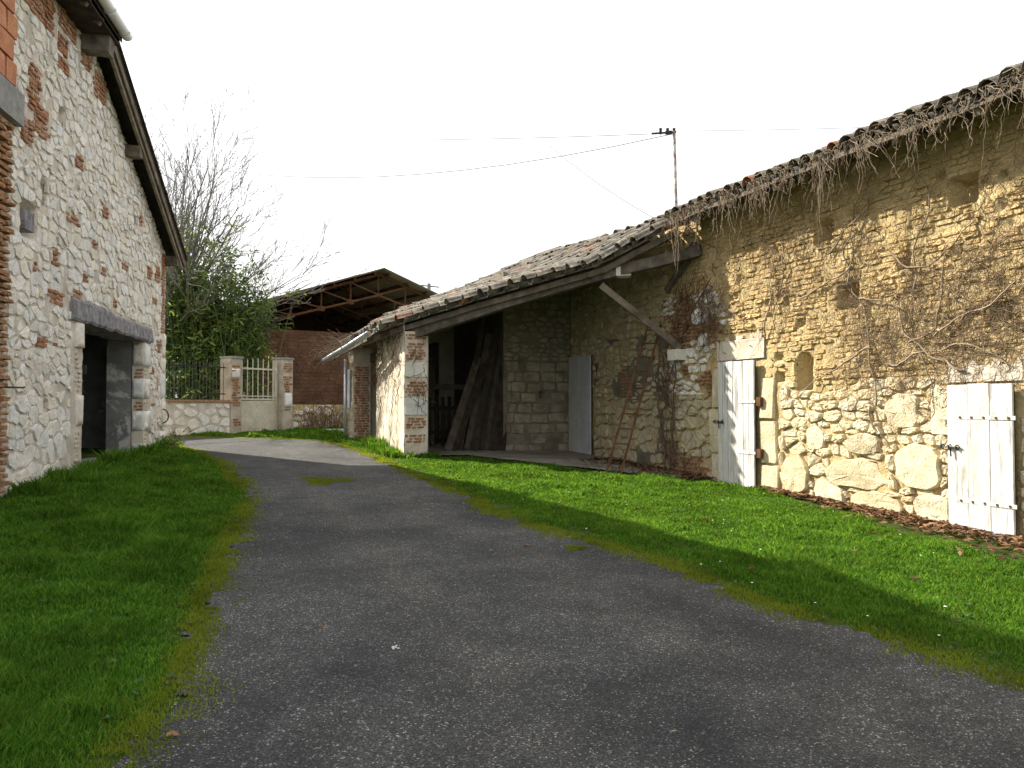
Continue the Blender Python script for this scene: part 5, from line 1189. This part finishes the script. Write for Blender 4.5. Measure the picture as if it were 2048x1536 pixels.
def strip_pt(u0, u1, wmax):
    def f():
        u = random.uniform(u0, u1); k = (u - u0) / (u1 - u0); q = BW.P(u, 0, .05 + abs(random.gauss(0, .42)) * wmax(u)); return q.x, q.y
    return f
litter('leaf_litter', 'drift of brown fallen leaves along the foot of the barn wall', strip_pt(-3, 3.5, lambda u: max(.25, 1.05 - .26 * (u + 1)) * (.35 + 1.3 * abs(nz(u, 0, 0, 2.2)) ** .5)), 3400, .058, M['dry_leaf'], .05)
litter('leaf_litter', 'brown fallen leaves heaped at the foot of the ladder and porch wall', strip_pt(4.7, 8.6, lambda u: 1.1), 1700, .05, M['dry_leaf'], .05)
spots = [(1118, 1020, 'small brown leaf on the lawn edge in front of the ladder'), (1410, 1047, 'brown leaf on the lawn in front of the tall plank door'), (1705, 1110, 'largest curled brown leaf on the lawn below the boulders'), (1830, 1168, 'brown leaf on the lawn towards the bolted board door'), (1505, 1148, 'brown leaf in the shaded lawn near the edge of the drive'), (340, 1478, 'pale brown leaf on the moss at the near edge of the left bank'), (642, 1258, 'tiny brown leaf on the open drive near the bird dropping'), (1055, 1095, 'pale dry leaf on the drive beside the small moss patch')]
for k, (px, py, lb) in enumerate(spots):
    c = gp(px, py); a = random.uniform(0, 6.28); s = random.uniform(.028, .04) if k != 2 else .06; V = []
    if k == 6: s = .018
    for j in range(9): q = a + 6.28 * j / 9; m_ = s * (1.25 if j % 2 else .6) * random.uniform(.8, 1.2); V.append((c.x + math.cos(q) * m_, c.y + math.sin(q) * m_ * .7, c.z + (.012 if 2 < k and k in (5, 6, 7) else .045) + random.uniform(0, .022)))
    V.append((c.x, c.y, c.z + (.01 if k in (5, 6, 7) else .035))); o = mk('fallen_leaf', V, [(j, (j + 1) % 9, 9) for j in range(9)], M['dry_leaf'], None, False, None, {'rnd': [random.uniform(.4, 1)] * 10})
    tag(o, lb, 'leaf', 'lone fallen leaves')
rng = np.random.default_rng(31); b_ = MB(); RP = np.array(right_poly)
while len(b_.V) < 9 * 70:
    x, y = rng.uniform(-3, 5), rng.uniform(5, 19)
    if inside(np.array([x]), np.array([y]), RP)[0]:
        z = gz(x, y) + rng.uniform(.035, .06); r = rng.uniform(.008, .012); b_.add([(x + math.cos(q) * r, y + math.sin(q) * r, z) for q in np.linspace(0, 5.5, 8)] + [(x, y, z + .003)], [(j, (j + 1) % 8, 8) for j in range(8)])
tag(b_.build('daisies', M['petal'], None, False, 'stuff'), 'tiny white daisies dotted over the right lawn', 'flowers')
sp = gp(792, 1298); V = []; Fc = []
b_ = MB()
for k in range(16):
    c = sp + Vector((random.gauss(0, .014), random.gauss(0, .035), .008)); r = random.uniform(.003, .010); b_.add([c + Vector((math.cos(j) * r * random.uniform(.6, 1.2), math.sin(j) * r * 1.3, .002)) for j in np.linspace(0, 5.4, 7)] + [c + Vector((0, 0, .006))], [(j, (j + 1) % 7, 7) for j in range(7)])
M['lime_spot'] = plain('dried_dropping', (.5, .5, .5), .9, 0, .3, 60)
tag(b_.build('bird_dropping', M['lime_spot']), 'white bird dropping splashed on the dark drive', 'dropping')
rng = np.random.default_rng(12); n = 5200; t = rng.random(n); L_ = np.array([p for p in RLw if -1 < p[1] < 15]); Rr = np.array([p for p in RRw if -1 < p[1] < 16])
y = rng.uniform(1.5, 15, n) ** 1.0; xl = np.interp(y, L_[:, 1], L_[:, 0]); xr = np.interp(y, Rr[:, 1], Rr[:, 0]); x = xl + (xr - xl) * np.where(rng.random(n) < .5, rng.beta(.6, .6, n), t)
s = rng.uniform(.0025, .008, n); V = np.empty((n, 5, 3)); z = gzv(x, y) + .006
for k in range(4): V[:, k] = np.c_[x + s * np.cos(k * 1.57 + x * 50) * rng.uniform(.6, 1.3, n), y + s * np.sin(k * 1.57 + x * 50) * rng.uniform(.6, 1.3, n), z]
V[:, 4] = np.c_[x, y, z + s * .9]; I = (np.arange(n) * 5)[:, None]
M['grit'] = rock('loose_grit', (.10, .095, .085), (.30, .28, .25), None, 30, 90, .7, .2, .003, pits=False)
o = mk('gravel', V.reshape(-1, 3), np.concatenate([I + [k, (k + 1) % 4, 4] for k in range(4)]), M['grit'], None, False, 'stuff'); tag(o, 'loose pale grit scattered over the drive', 'gravel')

mb = MB()
for k in range(420):
    yy = random.uniform(2.2, 13); t = random.random(); x0, x1 = float(np.interp(yy, L_[:, 1], L_[:, 0])), float(np.interp(yy, Rr[:, 1], Rr[:, 0])); xx = x0 + (x1 - x0) * (t if k % 2 else random.betavariate(.5, .5)); a = random.uniform(0, 6.28); l = random.uniform(.01, .035)
    p = Vector((xx, yy, gz(xx, yy) + .010)); d = Vector((math.cos(a), math.sin(a), random.uniform(-.05, .15))) * l; mb.tube([p, p + d * .5 + Vector((0, 0, .003)), p + d], .0014, 3, False)
M['straw'] = plain('dry_straw', (.42, .36, .22), .9, 0, .3, bump=0)
tag(mb.build('straw', M['straw'], None, False, 'stuff'), 'broken bits of dry straw scattered over the drive', 'straw')
def weeds(poly, n, seed):
    rnd = random.Random(seed); P = np.array(poly); V = []; rr = []; x0, y0 = P.min(0); x1, y1 = P.max(0); c = 0
    while c < n:
        x, y = rnd.uniform(x0, x1), rnd.uniform(max(y0, 2), y1)
        if not inside(np.array([x]), np.array([y]), P)[0] or rnd.random() > (5 / max(5, y)) ** 1.2: continue
        c += 1; z = gz(x, y)
        for j in range(rnd.randint(5, 9)):
            a = rnd.uniform(0, 6.28); l = rnd.uniform(.015, .036); e = rnd.uniform(.2, .8); d = Vector((math.cos(a), math.sin(a), e)) * l; sd = Vector((-math.sin(a), math.cos(a), 0)) * l * .28; p = Vector((x, y, z + .015))
            V += [p, p + d * .5 + sd, p + d, p + d * .5 - sd]; rr += [rnd.random()] * 4
    return V, rr
V1, r1 = weeds(right_poly, 420, 3); V2, r2 = weeds(left_poly, 420, 4)
M['weed_dark'] = leaf_mat('broad_weed_leaf', (.030, .085, .018), (.095, .17, .04), .3)
tag(mk('weeds', V1 + V2, np.arange(len(V1 + V2)).reshape(-1, 4), M['weed_dark'], None, False, 'stuff', {'rnd': r1 + r2}), 'low broad leaved weeds scattered through the lawns', 'weeds')

tb_ = [xy(PL.P(3.2, 0, .45)), xy(PL.P(0, 0, .40)), xy(PF.P(-.25, 0, .3)), xy(PF.P(pw + .25, 0, .28)), xy(PF.P(pw + .2, 0, .02)), xy(PF.P(0, 0, .02)), xy(PL.P(0, 0, .03)), xy(PL.P(3.2, 0, .03))]
grass('grass', 'taller tufts of grass around the foot of the pier', tb_, 9000, .24, 8, [(-30, 0), (-31, 0)], .1, .8)
tl_ = [xy(LW.P(-8.2, 0, .03)), xy(LW.P(-5.6, 0, .03)), xy(LW.P(-1.6, 0, .03)), xy(LW.P(.1, 0, .03)), xy(LW.P(.1, 0, .3)), xy(LW.P(-8.2, 0, .4))]
grass('grass', 'longer dark grass along the foot of the left building', tl_, 9000, .22, 9, [(-30, 0), (-31, 0)], .1, .8)
